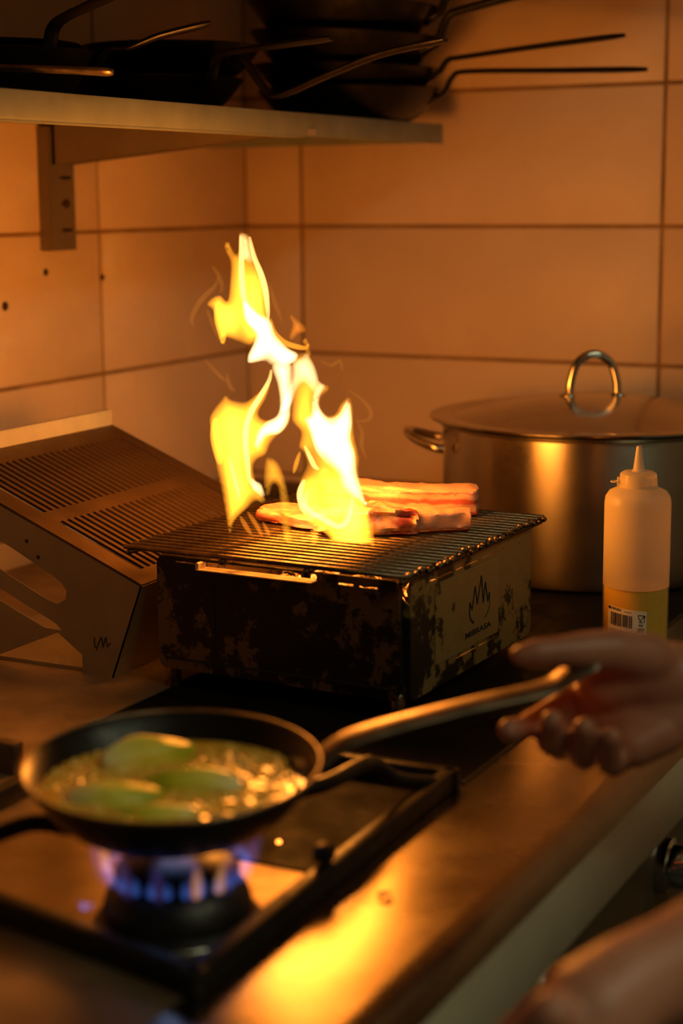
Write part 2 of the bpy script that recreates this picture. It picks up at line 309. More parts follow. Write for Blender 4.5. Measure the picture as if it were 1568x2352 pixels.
def meat_mat(name, stops, scale, stretch):
    m, t, b = nt(name); v = coords(t, stretch)
    link(t, ramp(t, nz(t, v, scale, 5, .6), stops), b.inputs['Base Color'])
    b.inputs['Roughness'].default_value = .28
    b.inputs['Subsurface Weight'].default_value = .2; b.inputs['Subsurface Radius'].default_value = (.006, .003, .002); b.inputs['Subsurface Scale'].default_value = 1
    bump(t, b, nz(t, v, scale*4), .5, .002)
    return m
FAT, LEAN, DEEP = (.46, .27, .19), (.34, .07, .05), (.20, .03, .02)
def belly_mat():
    m, t, b = nt('streaky_meat'); c = t.nodes.new('ShaderNodeTexCoord'); sx = t.nodes.new('ShaderNodeSeparateXYZ'); link(t, c.outputs['Generated'], sx.inputs[0])
    a = t.nodes.new('ShaderNodeMath'); a.operation = 'MULTIPLY_ADD'; a.inputs[1].default_value = .42; a.use_clamp = False
    link(t, nz(t, coords(t, (10, 18, 26)), 2.2, 6, .65), a.inputs[0]); link(t, sx.outputs[2], a.inputs[2])
    link(t, ramp(t, a.outputs[0], [(.22, LEAN), (.40, LEAN), (.47, FAT), (.62, FAT), (.68, LEAN), (.76, LEAN), (.83, FAT), (.93, FAT), (.97, LEAN), (1.0, FAT)]), b.inputs['Base Color'])
    b.inputs['Roughness'].default_value = .3; b.inputs['Subsurface Weight'].default_value = .15; b.inputs['Subsurface Radius'].default_value = (.005, .003, .002); b.inputs['Subsurface Scale'].default_value = 1
    bump(t, b, nz(t, coords(t), 60), .6, .002); return m
M['belly'] = belly_mat()
M['rib'] = meat_mat('rib_meat', [(.30, DEEP), (.45, LEAN), (.56, FAT), (.7, FAT)], 14, (1, 1.6, 1.6))
M['bone'] = meat_mat('fatty_bone_end', [(.3, (.50, .27, .18)), (.7, (.56, .34, .23))], 20, (1, 1, 1))
M['raw'] = meat_mat('marbled_meat', [(.32, LEAN), (.48, (.62, .2, .14)), (.6, FAT)], 20, (1, 2, 2))

def volume(name, col, dens):
    m = bpy.data.materials.new(name); m.use_nodes = True; t = m.node_tree; t.nodes.clear()
    o = t.nodes.new('ShaderNodeOutputMaterial'); e = t.nodes.new('ShaderNodeEmission')
    e.inputs['Color'].default_value = (*col, 1); e.inputs['Strength'].default_value = dens
    link(t, e.outputs[0], o.inputs['Volume'])
    m.cycles.homogeneous_volume = True
    return m
M['fl_yellow'] = volume('flame_yellow', (1.0, .36, .020), 150)
M['fl_white'] = volume('flame_white', (1.0, .66, .28), 330)
M['fl_pale'] = volume('flame_pale', (1.0, .58, .15), 300)
M['fl_orange'] = volume('flame_orange', (1.0, .26, .016), 100)
M['fl_faint'] = volume('flame_faint', (1.0, .33, .03), 16)
M['fl_blue'] = volume('gas_flame_blue', (.08, .24, 1.0), 27)
M['fl_violet'] = volume('gas_flame_violet', (.32, .20, .85), 5)
M['fl_gas_orange'] = volume('gas_flame_orange', (1.0, .42, .10), 40)

def coal_mat():
    m, t, b = nt('glowing_charcoal'); v = coords(t)
    f = nz(t, v, 70, 6)
    b.inputs['Base Color'].default_value = (.02, .018, .016, 1); b.inputs['Roughness'].default_value = .9
    link(t, ramp(t, f, [(.45, (.0, .0, .0)), (.55, (1, .22, .02)), (.75, (1, .5, .1))]), b.inputs['Emission Color'])
    b.inputs['Emission Strength'].default_value = 3.5
    bump(t, b, f, .8, .004)
    return m
M['coal'] = coal_mat()
m, t, b = nt('spark'); b.inputs['Emission Color'].default_value = (1, .25, .03, 1); b.inputs['Emission Strength'].default_value = 9; b.inputs['Base Color'].default_value = (.05, .02, .01, 1); M['spark'] = m

def hdpe(name, clear, col):
    """milky translucent plastic: part see-through, part glowing with light from behind, thin gloss on top"""
    m, t, b = nt(name); o = t.nodes['Material Output']
    b.inputs['Roughness'].default_value = .32; b.inputs['Base Color'].default_value = (*col, 1)
    link(t, ramp(t, nz(t, coords(t), 40), [(.3, (.28,)*3), (.7, (.38,)*3)]), b.inputs['Roughness'])
    tl_ = t.nodes.new('ShaderNodeBsdfTranslucent'); tl_.inputs[0].default_value = (*col, 1)
    tr = t.nodes.new('ShaderNodeBsdfTransparent'); tr.inputs[0].default_value = (.97, .94, .86, 1)
    a = t.nodes.new('ShaderNodeMixShader'); a.inputs[0].default_value = .5; link(t, b.outputs[0], a.inputs[1]); link(t, tl_.outputs[0], a.inputs[2])
    c = t.nodes.new('ShaderNodeMixShader'); c.inputs[0].default_value = clear; link(t, a.outputs[0], c.inputs[1]); link(t, tr.outputs[0], c.inputs[2])
    link(t, c.outputs[0], o.inputs['Surface']); return m
M['plastic_wet'] = hdpe('oil_wetted_bottle_plastic', .88, (.80, .74, .62))
M['plastic'] = hdpe('translucent_bottle_plastic', .45, (.80, .74, .62))
m, t, b = nt('clear_nozzle_plastic'); M['nozzle'] = m
b.inputs['Base Color'].default_value = (.9, .84, .72, 1); b.inputs['Roughness'].default_value = .12; b.inputs['Transmission Weight'].default_value = .7; b.inputs['IOR'].default_value = 1.3
M['oil'] = simple('olive_oil', (.85, .60, .01), .25, var=.06, scale=5)
M['oil'].node_tree.nodes['Principled BSDF'].inputs['Subsurface Weight'].default_value = .5
M['oil'].node_tree.nodes['Principled BSDF'].inputs['Subsurface Radius'].default_value = (.03, .02, .004)

def butter_mat():
    m, t, b = nt('foaming_butter'); v = coords(t)
    link(t, ramp(t, nz(t, v, 55, 5), [(.35, (.95, .42, .03)), (.55, (1.0, .60, .07)), (.7, (1.0, .75, .2))]), b.inputs['Base Color'])
    b.inputs['Roughness'].default_value = .10; b.inputs['Specular IOR Level'].default_value = 1.0; b.inputs['Coat Weight'].default_value = 1.0; b.inputs['Coat Roughness'].default_value = .06
    bump(t, b, nz(t, v, 130, 3), .35, .003)
    return m
M['butter'] = butter_mat()
def leaf_mat():
    m, t, b = nt('braised_lettuce'); v = coords(t)
    sx = t.nodes.new('ShaderNodeSeparateXYZ'); c = t.nodes.new('ShaderNodeTexCoord'); link(t, c.outputs['Generated'], sx.inputs[0])
    a = t.nodes.new('ShaderNodeMath'); a.operation = 'MULTIPLY_ADD'; a.inputs[1].default_value = .35
    link(t, nz(t, coords(t, (2, 9, 9)), 9, 5), a.inputs[0]); link(t, sx.outputs[0], a.inputs[2])
    link(t, ramp(t, a.outputs[0], [(.20, (1.0, .92, .45)), (.50, (.95, .84, .14)), (.85, (.72, .68, .04)), (1.0, (.48, .50, .02))]), b.inputs['Base Color'])
    b.inputs['Roughness'].default_value = .38
    b.inputs['Subsurface Weight'].default_value = .25; b.inputs['Subsurface Radius'].default_value = (.006, .008, .002); b.inputs['Subsurface Scale'].default_value = 1
    bump(t, b, nz(t, coords(t, (1, 8, 8)), 22, 4), .6, .003)
    return m
M['leaf'] = leaf_mat()


# ================================================================ SETTING
XL, YB = -1.53, 2.61
TW, TH, ZL = .635, .2165, .0385
bm = BM(); box(bm, (XL-.12, .1, -.9), (XL-.0018, YB+.12, 1.75)); wl = struct(mesh_obj('wall_left', bm, M['grout']))
bm = BM(); box(bm, (XL-.0018, YB+.0018, -.9), (1.6, YB+.12, 1.75)); wb = struct(mesh_obj('wall_back', bm, M['grout']))
bm = BM(); box(bm, (XL-.12, -1.2, -.95), (1.6, YB+.12, -.9)); struct(mesh_obj('floor', bm, M['floor']))
bm = BM(); box(bm, (XL-.12, -1.2, 1.75), (1.6, YB+.12, 1.8)); struct(mesh_obj('ceiling', bm, M['plaster']))
bm = BM(); box(bm, (1.6, -1.2, -.9), (1.72, YB+.12, 1.75)); struct(mesh_obj('wall_right', bm, M['plaster']))
# unseen extraction canopy, added to keep lamp light off the upper walls
bm = BM(); box(bm, (XL, .2, .98), (-.42, YB, 1.02), .004, 1); box(bm, (-.46, .2, .98), (-.42, YB, 1.75)); struct(mesh_obj('shade_canopy_1', bm, M['bracket']))
def tile_bm(wd, ht, axis):
    bm = BM()
    if axis == 'x': box(bm, (-.0075, -wd/2, -ht/2), (0, wd/2, ht/2), .0014, 2)
    else: box(bm, (-wd/2, 0, -ht/2), (wd/2, .0075, ht/2), .0014, 2)
    return bm
def tiles(wall, axis, edges, rows):
    cache = {}
    for a, b in zip(edges, edges[1:]):
        wd = round(b-a-.0060, 4)
        for r in rows:
            zc = ZL + (r+.5)*TH
            if wd not in cache:
                o = cache[wd] = mesh_obj('tile', tile_bm(wd, TH-.0060, axis), M['tile'], wall, True, 30)
            else: o = copy_obj(cache[wd], wall)
            j = random.uniform(-.0006, .0006)
            o.location = (XL+j, (a+b)/2, zc) if axis == 'x' else ((a+b)/2, YB+j, zc)
tiles(wl, 'x', [.265, .90, 1.535, 2.17, YB+.0022], range(-2, 6))
tiles(wb, 'y', [XL-.0022, -1.42, -.785, -.15, .485], range(-2, 6))
for y, z, r in ((2.032, .416, .005), (1.935, .3725, .0062), (2.1734, .4024, .0045)):
    bm = BM(); lathe(bm, [(0, .0012), (r*.5, .0012), (r*.75, .0018), (r, .0012), (r*1.1, 0), (0, -.002)], 14, frame((XL, y, z), (0, 1, 0), (0, 0, 1), (1, 0, 0)))
    mesh_obj('screw_hole', bm, M['hole'], wl, True)

# ================================================================ STOVE
stove = thing('gas_stove', 'stainless steel commercial stove with black hotplate and rounded front edge', 'stove', (-.75, 1.3, -.9))
def sp(name, bm, mat, smooth=False, angle=None, par=None):
    o = mesh_obj(name, bm, mat, par if par is not None else stove, smooth, angle)
    if par is None: o.matrix_parent_inverse = Matrix.Translation((.75, -1.3, .9))
    return o
bm = BM(); box(bm, (-1.515, .15, -.9), (-.50, 2.60, -.03)); sp('body', bm, M['bracket'])
bm = BM(); box(bm, (-1.515, .15, -.03), (-.578, 1.352, 0)); sp('hob_deck', bm, M['hobdeck'])
bm = BM(); box(bm, (-.80, 1.108, -.002), (-.592, 1.325, .0016), .0012, 1); sp('spill_tray', bm, M['hotplate'])
bm = BM(); box(bm, (-1.515, 1.352, -.03), (-.985, 2.60, 0)); sp('side_deck', bm, M['hobdeck'])
bm = BM(); box(bm, (-.984, 1.354, -.03), (-.580, 2.60, 0), .002, 1); sp('hotplate', bm, M['hotplate'])
bm = BM(); box(bm, (-.985, 1.345, -.01), (-.578, 1.358, .003), .002, 1); sp('hotplate_rim', bm, M['blackiron'])
bm = BM(); box(bm, (-.5795, 1.35, -.01), (-.575, 2.60, .0015)); sp('hotplate_rim', bm, M['blackiron'])
# front rail: flat strip, rounded nose, deep apron
prof = [(-.577, 0), (-.468, 0)]
for k in range(1, 8):
    a = math.radians(90-90*k/8*.96); prof.append((-.468+.030*math.cos(a), -.030+.030*math.sin(a)))
top_n = len(prof)
under = [(x-.003, z-.003) for x, z in prof[::-1]]
apron = [prof[-1], (-.436, -.040), (-.434, -.078), (-.437, -.084), (-.445, -.084), (-.441, -.078), (prof[-1][0]-.004, prof[-1][1]-.001)]
def sweep(pr, name, mat):
    bm = BM(); A = [bm.verts.new((x, .15, z)) for x, z in pr]; B = [bm.verts.new((x, 2.60, z)) for x, z in pr]
    for i in range(len(pr)): bm.faces.new((A[i], A[(i+1) % len(pr)], B[(i+1) % len(pr)], B[i]))
    bm.faces.new(A[::-1]); bm.faces.new(B); return sp(name, bm, M[mat], True, 40)
sweep(prof+under, 'front_rail', 'deck'); sweep(apron, 'apron', 'apron')
bm = BM(); box(bm, (-.50, .15, -.9), (-.47, 2.60, -.084)); fp = sp('front_panel', bm, M['bracket'])
for y in (.55, .95, 1.30, 1.62, 1.95):
    bm = BM(); lathe(bm, [(0, .034), (.018, .034), (.021, .031), (.023, .012), (.029, .010), (.030, 0), (0, 0)], 28, frame((-.47, y, -.155), (0, 1, 0), (0, 0, 1), (1, 0, 0)))
    o = mesh_obj('knob', bm, M['chrome'], fp, True, 40)
bm = BM(); box(bm, (-1.515, 2.575, 0), (-.46, 2.60, .03), .003, 1); sp('rear_ledge', bm, M['deck'])

# ---------------------------------------------------------------- pan supports
def bar(bm, a, b, wd, z0, z1):
    a, b = Vector((*a, 0)), Vector((*b, 0)); t = (b-a).normalized(); n = Vector((-t.y, t.x, 0))*wd/2
    L = (b-a).length
    box(bm, (0, -wd/2, z0), (L, wd/2, z1), .003, 2, frame(a, t, n.normalized(), (0, 0, 1)))
ts = thing('pan_support', 'black cast iron pan support under the frying pan', 'pan support', (-.72, 1.1, 0))
inv = Matrix.Translation((.72, -1.1, 0))
def tp(name, bm, mat=None, sm=True):
    o = mesh_obj(name, bm, mat or M['blackiron'], ts, sm, 40); o.matrix_parent_inverse = inv; return o
Q = [(-.575, .895), (-.583, 1.335), (-.915, 1.325), (-.915, .962)]
for i in range(4):
    a, b = Vector(Q[i]), Vector(Q[(i+1) % 4]); d = (b-a).normalized()*.009
    bm = BM(); bar(bm, a-d, b+d, .014, 0, .019); tp('frame_bar', bm)
for pts in (((-.585, 1.30, .016), (-.600, 1.26, .030), (-.606, 1.222, .055), (-.6075, 1.147, .061), (-.628, 1.105, .0605), (-.640, 1.06, .060)),
            ((-.910, .93, .016), (-.86, .945, .030), (-.80, .955, .048), (-.765, .972, .061), (-.735, .98, .060)),
            ((-.90, 1.25, .016), (-.86, 1.20, .045), (-.79, 1.12, .060), (-.735, 1.06, .0605))):
    bm = BM(); tube(bm, cr(pts, 5), .0068, 10); tp('finger', bm)
bm = BM(); box(bm, (-.588, 1.085, .02), (-.574, 1.10, .034), .003, 2); tp('lug', bm)
ts2 = thing('pan_support', 'dark pan support at left edge behind the frying pan', 'pan support', (-1.2, 1.2, 0))
for a, b, zz in (((-1.30, 1.215), (-.955, 1.200), .03), ((-1.30, 1.12), (-.925, 1.11), .03), ((-1.29, 1.05), (-1.29, 1.33), .022)):
    bm = BM(); bar(bm, (a[0]+1.2, a[1]-1.2), (b[0]+1.2, b[1]-1.2), .016, .0, zz); o = mesh_obj('frame_bar', bm, M['wornhandle'] if zz == .03 and a[1] > 1.2 else M['blackiron'], ts2, True, 40)

# ---------------------------------------------------------------- burner and gas flames
BX, BY = -.645, .985
bu = thing('gas_burner', 'black round gas burner with blue flames under the frying pan', 'burner', (BX, BY, 0))
bm = BM(); lathe(bm, [(0, .0), (.060, 0), (.061, .006), (.056, .010), (.055, .016), (.052, .026), (.044, .034), (.040, .036), (0, .036)], 40); mesh_obj('burner_base', bm, M['blackiron'], bu, True, 40)
bm = BM(); lathe(bm, [(.0605, .001), (.063, .0025), (.0605, .005)], 40); mesh_obj('trim_ring', bm, M['steel'], bu, True)
bm = BM(); lathe(bm, [(0, .0365), (.043, .0365), (.046, .040), (.045, .044), (.038, .049), (.015, .052), (0, .052)], 40); mesh_obj('burner_cap', bm, M['blackiron'], bu, True, 40)
def jet(name, mat, a, r, h, lean, wd, tip):
    c, s = math.cos(a), math.sin(a); bm = BM()
    pts = [(r*c, r*s, .039), ((r+.005)*c, (r+.005)*s, .043), ((r+lean*.7)*c, (r+lean*.7)*s, .039+h*.55), ((r+lean)*c, (r+lean)*s, .039+h)]
    P = cr(pts, 4); n = len(P)
    tube(bm, P, [max(.0004, wd*math.sin(PI*min(1, (i/(n-1))*.9+.08))**tip) for i in range(n)], 8)
    return mesh_obj(name, bm, mat, bu, True)
for k in range(26):
    a = 2*PI*k/26+.08
    jet('flame_jet', M['fl_blue'], a, .046, .012+.003*random.random(), .006, .0036, .8)
for k in range(13):
    a = 2*PI*k/13+.2
    jet('flame_jet', M['fl_violet'], a, .047, .030, .010+.006*random.random(), .0062, .6)
for a, h in ((math.radians(205), .030), (math.radians(318), .026), (math.radians(338), .024)):
    jet('flame_jet', M['fl_gas_orange'], a, .047, h, .009, .0042, .7)
bm = BM(); tube(bm, cr([(-.046, -.040, .020), (-.050, -.046, .021), (-.046, -.052, .024), (-.048, -.056, .030)], 4), [.0015, .0025, .003, .0033, .003, .003, .0028, .0026, .0024, .002, .0015, .001, .0005], 8); mesh_obj('pilot_flame', bm, M['fl_blue'], bu, True)
gl = bpy.data.lights.new('gas_glow', 'POINT'); gl.energy = .03; gl.color = (.3, .45, 1); gl.shadow_soft_size = .02
go = bpy.data.objects.new('gas_glow', gl); COL.objects.link(go); go.parent = bu; go.location = (0, 0, .062)

# ================================================================ FRYING PANS
def pan_bm(R, dep, t=.0025, foot=.68):
    bm = BM(); rb = R*foot
    out = [(0, 0), (rb*.92, 0), (rb, .002)]
    for k in range(1, 7):
        u = k/6; out.append((rb+(R-rb)*(u**.85), .002+(dep-.002)*u**1.15))
    inn = [(r-t*.9, z+t) for r, z in out[::-1] if r > 0]
    inn = [(R-.0005, dep+.0012)] + [(r, min(z, dep)) for r, z in inn] + [(0, t)]
    lathe(bm, out+inn, 64); return bm
def handle_bm(pts, wd=.012, th=.0035, tipw=1.0):
    P = cr(pts, 5); n = len(P); bm = BM()
    R = [wd*(1.25 if i < 2 else (.78+.22*abs(2*i/(n-1)-1)**1.5)) for i in range(n)]
    R[-1] *= .6; R[-2] *= .9
    tube(bm, P, R, 12, flat=th/wd, flat_up=(0, 0, 1)); return bm
def frying_pan(label, loc, R, dep, yaw_, pts, tilt=None, mat='panblack', hmat='panblack', wd=.012, group=None, th=.0035):
    p = thing('frying_pan', label, 'frying pan', loc, 0, group)
    p.rotation_mode = 'QUATERNION'
    q = Matrix.Rotation(yaw_, 4, 'Z')
    if tilt is not None: q = Matrix.Rotation(tilt[0], 4, Vector(tilt[1])) @ q
    p.rotation_quaternion = q.to_quaternion()
    mesh_obj('pan_body', pan_bm(R, dep), M[mat], p, True, 50)
    mesh_obj('handle', handle_bm(pts, wd, th), M[hmat], p, True, 60)
    for s in (-1, 1):
        bm = BM(); lathe(bm, [(0, .004), (.004, .003), (.0055, 0), (.0055, -.006), (0, -.006)], 12, Matrix.Translation((R*.86, s*.009, dep*.60)) @ Matrix.Rotation(PI/2, 4, 'Y'))
        mesh_obj('rivet', bm, M[mat], p, True)
    return p
# the one being cooked in: lies tipped a little towards the photographer
R1, D1 = .1085, .043
PC = Vector((-.652, .993, .1185)); tl = math.radians(3.2); tax = Vector((math.cos(YAW), math.sin(YAW), 0))
hy = math.radians(42)
nrm = Matrix.Rotation(tl, 4, tax) @ Vector((0, 0, 1))
base = PC - nrm*D1
mainpan = frying_pan('black steel frying pan of lettuce over the burner, its handle held', base, R1, D1, hy,
    [(R1*.86, 0, D1*.62), (R1*1.02, 0, D1*.80), (R1*1.25, 0, D1*1.12), (.185, 0, .058), (.240, 0, .066), (.288, 0, .072), (.305, 0, .080), (.330, 0, .092)], (tl, tax), hmat='wornhandle', wd=.0165, th=.005)
W2 = Matrix.Translation(base) @ Matrix.Rotation(tl, 4, tax)
bm = BM(); tube(bm, [((R1-.001)*math.cos(2*PI*k/72), (R1-.001)*math.sin(2*PI*k/72), D1+.0004) for k in range(72)], .0015, 8, True); mesh_obj('rim_glint', bm, M['wornhandle'], mainpan, True)  # added ring of lighter metal, stands in for firelight along the rim
# butter
bm = BM(); G = 90; rr = R1*.885
grid = {}
for i in range(G+1):
    for k in range(96):
        r = rr*i/G; a = 2*PI*k/96
        x, y = r*math.cos(a), r*math.sin(a)
        if i == 0 and k > 0: continue
        edge = min(1, (1-i/G)*7)
        z = .0036*edge*(noise.noise(Vector((x*170, y*170, 0)))+.5*noise.noise(Vector((x*380, y*380, 3)))+.5*abs(noise.noise(Vector((x*60, y*60, 9)))))
        grid[i, k] = bm.verts.new((x, y, z))
for i in range(1, G+1):
    for k in range(96):
        k2 = (k+1) % 96
        if i == 1: bm.faces.new((grid[0, 0], grid[1, k], grid[1, k2]))
        else: bm.faces.new((grid[i-1, k], grid[i, k], grid[i, k2], grid[i-1, k2]))
rb_ = random.Random(11); tmp = BM(); bmesh.ops.create_icosphere(tmp, subdivisions=2, radius=1); tmp.verts.index_update()
bv = [v.co.copy() for v in tmp.verts]; bf = [[v.index for v in f.verts] for f in tmp.faces]; tmp.free()
for k in range(520):      # froth
    a = rb_.uniform(0, 2*PI); r = rr*.97*math.sqrt(rb_.random()); q_ = rb_.uniform(.0008, .0028); c = Vector((r*math.cos(a), r*math.sin(a), -q_*.1))
    nv = [bm.verts.new(c+p*q_) for p in bv]
    for f in bf: bm.faces.new([nv[i] for i in f])
bt = mesh_obj('melted_butter', bm, M['butter'], None, True)
bt.location = W2 @ Vector((.0015, -.003, .0292)); bt.rotation_euler = (W2.to_3x3() @ Matrix.Rotation(math.radians(-2.6), 3, tax)).to_euler()
tag(bt, 'golden foaming melted butter filling the frying pan', 'butter', kind='stuff')
# lettuce quarters
def lettuce(label, ax, ay, bx, by, z, wd, ht, seed):
    A, B = Vector((ax, ay, 0)), Vector((bx, by, 0)); L = (B-A).length
    bm = BM(); n, s = 26, 22; rings = []
    for i in range(n+1):
        u = i/n; pr = (max(0, math.sin(PI*min(1, u*.93+.035)))**.55)*(1-.18*u)
        ring = []
        for k in range(s):
            a = 2*PI*k/s
            rip = 1+.10*math.sin(5*a+seed+2*u)+.10*noise.noise(Vector((u*5, math.cos(a)*1.6, math.sin(a)*1.6+seed)))
            x = L*(u-.5); y = wd*pr*math.cos(a)*rip; zz = ht*pr*math.sin(a)*rip*(1 if math.sin(a) > 0 else .55)
            y += .004*math.sin(u*4+seed)
            ring.append(bm.verts.new((x, y, zz)))
        rings.append(ring)
    for a_, b_ in zip(rings, rings[1:]):
        for k in range(s): bm.faces.new((a_[k], a_[(k+1) % s], b_[(k+1) % s], b_[k]))
    bm.faces.new(rings[0][::-1]); bm.faces.new(rings[-1])
    o = mesh_obj('lettuce_wedge', bm, M['leaf'], None, True)
    mid = (A+B)/2; o.location = (mid.x, mid.y, z)
    o.rotation_euler = (Matrix.Rotation(tl, 3, tax) @ Matrix.Rotation(math.atan2(B.y-A.y, B.x-A.x), 3, 'Z')).to_euler()
    tag(o, label, 'vegetable', 'lettuce wedges in the frying pan'); return o
lettuce('braised lettuce wedge nearest the far rim of the frying pan', -.712, .992, -.672, 1.050, .1085, .0165, .016, 1)
lettuce('braised lettuce wedge at left front of the pan with pale base', -.700, .928, -.640, .968, .1010, .0185, .017, 2.4)
lettuce('braised lettuce wedge to the right of the frying pan centre', -.600, 1.000, -.668, .985, .1045, .0165, .013, 4)
lettuce('braised lettuce wedge along the near rim of the frying pan', -.596, .950, -.662, .925, .0985, .0165, .012, 5.5)

# ================================================================ CHARCOAL GRILL (local: x to its right, y away, origin at near corner)
GPH = -.028; GO = Vector((-.701, 1.489, 0)); GA, GB = .295, .322; GZ0, GZ1 = .022, .146
grill = thing('charcoal_grill', 'black scorched steel tabletop charcoal grill with a flame emblem on its side', 'grill', GO, GPH)
def gp(name, bm, mat, par=None, sm=False, ang=40): return mesh_obj(name, bm, M[mat] if isinstance(mat, str) else mat, par or grill, sm, ang)
def bars2d(x0, y0, x1, y1): return [(x0, y0), (x1, y0), (x1, y1), (x0, y1)]
# near panel (faces the photographer), with a hand slot and slits along its top
loops = [rrect(-GA, GZ0, -.004, GZ1, .010), rrect(-.236, .1375, -.098, .1435, .0028), bars2d(-.271, .1395, -.247, .1412), bars2d(-.074, .1355, -.056, .1375), bars2d(-.050, .1352, -.028, .1368)]
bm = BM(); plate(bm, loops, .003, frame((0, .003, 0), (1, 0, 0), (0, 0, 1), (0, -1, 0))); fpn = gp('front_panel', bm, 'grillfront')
bm = BM(); box(bm, (-.237, -.013, .1362), (-.097, .004, .1376), .0005, 1); box(bm, (-.2385, -.011, .1362), (-.2345, .004, .1440), .0005, 1); gp('hand_slot_lip', bm, 'slotlip', fpn)
for x in (-.2237,):
    bm = BM(); box(bm, (x-.0012, -.0008, .058), (x+.0012, .001, .122)); gp('panel_seam', bm, 'engrave', fpn)
for z in (.034,):
    bm = BM(); box(bm, (-.285, -.0012, z-.001), (-.010, .001, z+.001)); gp('fold_line', bm, 'engrave', fpn)
# right side panel with nameplate
S0, S1 = .012, GB
loops = [rrect(S0, GZ0-.002, S1, GZ1+.003, .010)]
for a, b in ((.055, .112), (.1169, .1756), (.1829, .2428)): loops.append(bars2d(a, .1343, b, .1362))
for a, b in ((.1178, .1698), (.1771, .2295)): loops.append(bars2d(a, .0385, b, .0402))
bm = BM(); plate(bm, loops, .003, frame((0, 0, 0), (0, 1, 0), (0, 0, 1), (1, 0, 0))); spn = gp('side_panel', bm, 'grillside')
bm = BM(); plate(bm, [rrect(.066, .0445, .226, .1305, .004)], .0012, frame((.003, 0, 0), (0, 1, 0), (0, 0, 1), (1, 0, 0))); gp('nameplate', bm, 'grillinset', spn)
def strokes(segs, M_, r, par, mat='engrave', name='emblem'):
    bm = BM()
    for pts, rad in segs: tube(bm, [M_ @ Vector((p[0], p[1], 0)) for p in cr([(*p, 0) for p in pts], 3)] , [rad]*(3*(len(pts)-1)+1), 6, flat=.35, flat_up=M_.to_3x3() @ Vector((0, 0, 1)))
    return mesh_obj(name, bm, M[mat], par)
PM = frame((.0044, 0, 0), (0, 1, 0), (0, 0, 1), (1, 0, 0))
zig = [(.1499, .0929), (.1557, .0840), (.163, .1085), (.169, .0880), (.1793, .1169), (.1846, .0860), (.1897, .1078), (.1969, .0850), (.2013, .0945)]
segs = []
for a, b in zip(zig, zig[1:]): segs.append(([a, ((a[0]+b[0])/2, (a[1]+b[1])/2), b], .0013))
segs += [([(.1499, .0929), (.1488, .0819), (.1523, .0740), (.1600, .0690)], .0014), ([(.2013, .0945), (.2015, .0810), (.1955, .0719), (.1879, .0682)], .0007)]
strokes(segs, PM, 0, spn)
def text_mesh(txt, size, name, mat, par, M_, fit=None, bend=None):
    c = bpy.data.curves.new('tmp', 'FONT'); c.body = txt; c.size = size; c.extrude = 0; c.resolution_u = 3; c.offset = size*.02
    o = bpy.data.objects.new('tmp', c); COL.objects.link(o)
    dg = bpy.context.evaluated_depsgraph_get(); me = bpy.data.meshes.new_from_object(o.evaluated_get(dg))
    bpy.data.objects.remove(o); bpy.data.curves.remove(c)
    if fit:
        xs = [v.co.x for v in me.vertices]; k = fit/(max(xs)-min(xs)); x0 = min(xs)
        for v in me.vertices: v.co.x = (v.co.x-x0)*k
    if bend is None: me.transform(M_)
    else:
        for v in me.vertices: v.co = bend(M_ @ v.co)
    me.name = name; me.materials.clear(); me.materials.append(M[mat])
    r = bpy.data.objects.new(name, me); COL.objects.link(r); r.parent = par; return r
text_mesh('MIBRASA', .0088, 'lettering', 'engrave', spn, frame((.0046, .1385, .0556), (0, 1, 0), (0, 0, 1), (1, 0, 0)), fit=.067)
bm = BM(); plate(bm, [[(-.006, GZ0), (.0035, GZ0), (.0035, .118), (-.006, .126)]], .002, frame((0, .0125, 0), (1, 0, 0), (0, 0, 1), (0, -1, 0))); gp('corner_fold', bm, 'grillside')
# far panels, floor tray
bm = BM(); plate(bm, [rrect(-GA, GZ0, -.004, GZ1, .010)], .003, frame((0, GB, 0), (1, 0, 0), (0, 0, 1), (0, -1, 0))); gp('rear_panel', bm, 'grillfront')
bm = BM(); plate(bm, [rrect(.004, GZ0, GB-.004, GZ1, .010)], .003, frame((-GA, 0, 0), (0, 1, 0), (0, 0, 1), (1, 0, 0))); gp('side_panel', bm, 'grillfront')
bm = BM(); box(bm, (-GA+.004, .004, GZ0+.012), (-.004, GB-.004, GZ0+.016)); gp('ash_tray', bm, 'blackiron')
for x, y in ((-.010, .009), (-GA+.012, .010), (-.010, GB-.012), (-GA+.012, GB-.012)):
    bm = BM(); tube(bm, [(x, y, 0), (x, y, .010), (x, y, GZ1-.004)], [.0058, .0058, .0048], 12); gp('corner_post', bm, 'blackiron', None, True)
    bm = BM(); lathe(bm, [(0, 0), (.0075, 0), (.008, .003), (.0075, .026), (.006, .028), (0, .028)], 14, Matrix.Translation((x, y, 0))); gp('leg', bm, 'grate', None, True)
bm = BM(); tube(bm, cr([(-.262, .02, .022), (-.25, .03, .012), (-.215, .05, .006), (-.17, .07, .012), (-.15, .09, .022)], 5), .002, 8); gp('wire_loop', bm, 'blackiron', None, True)
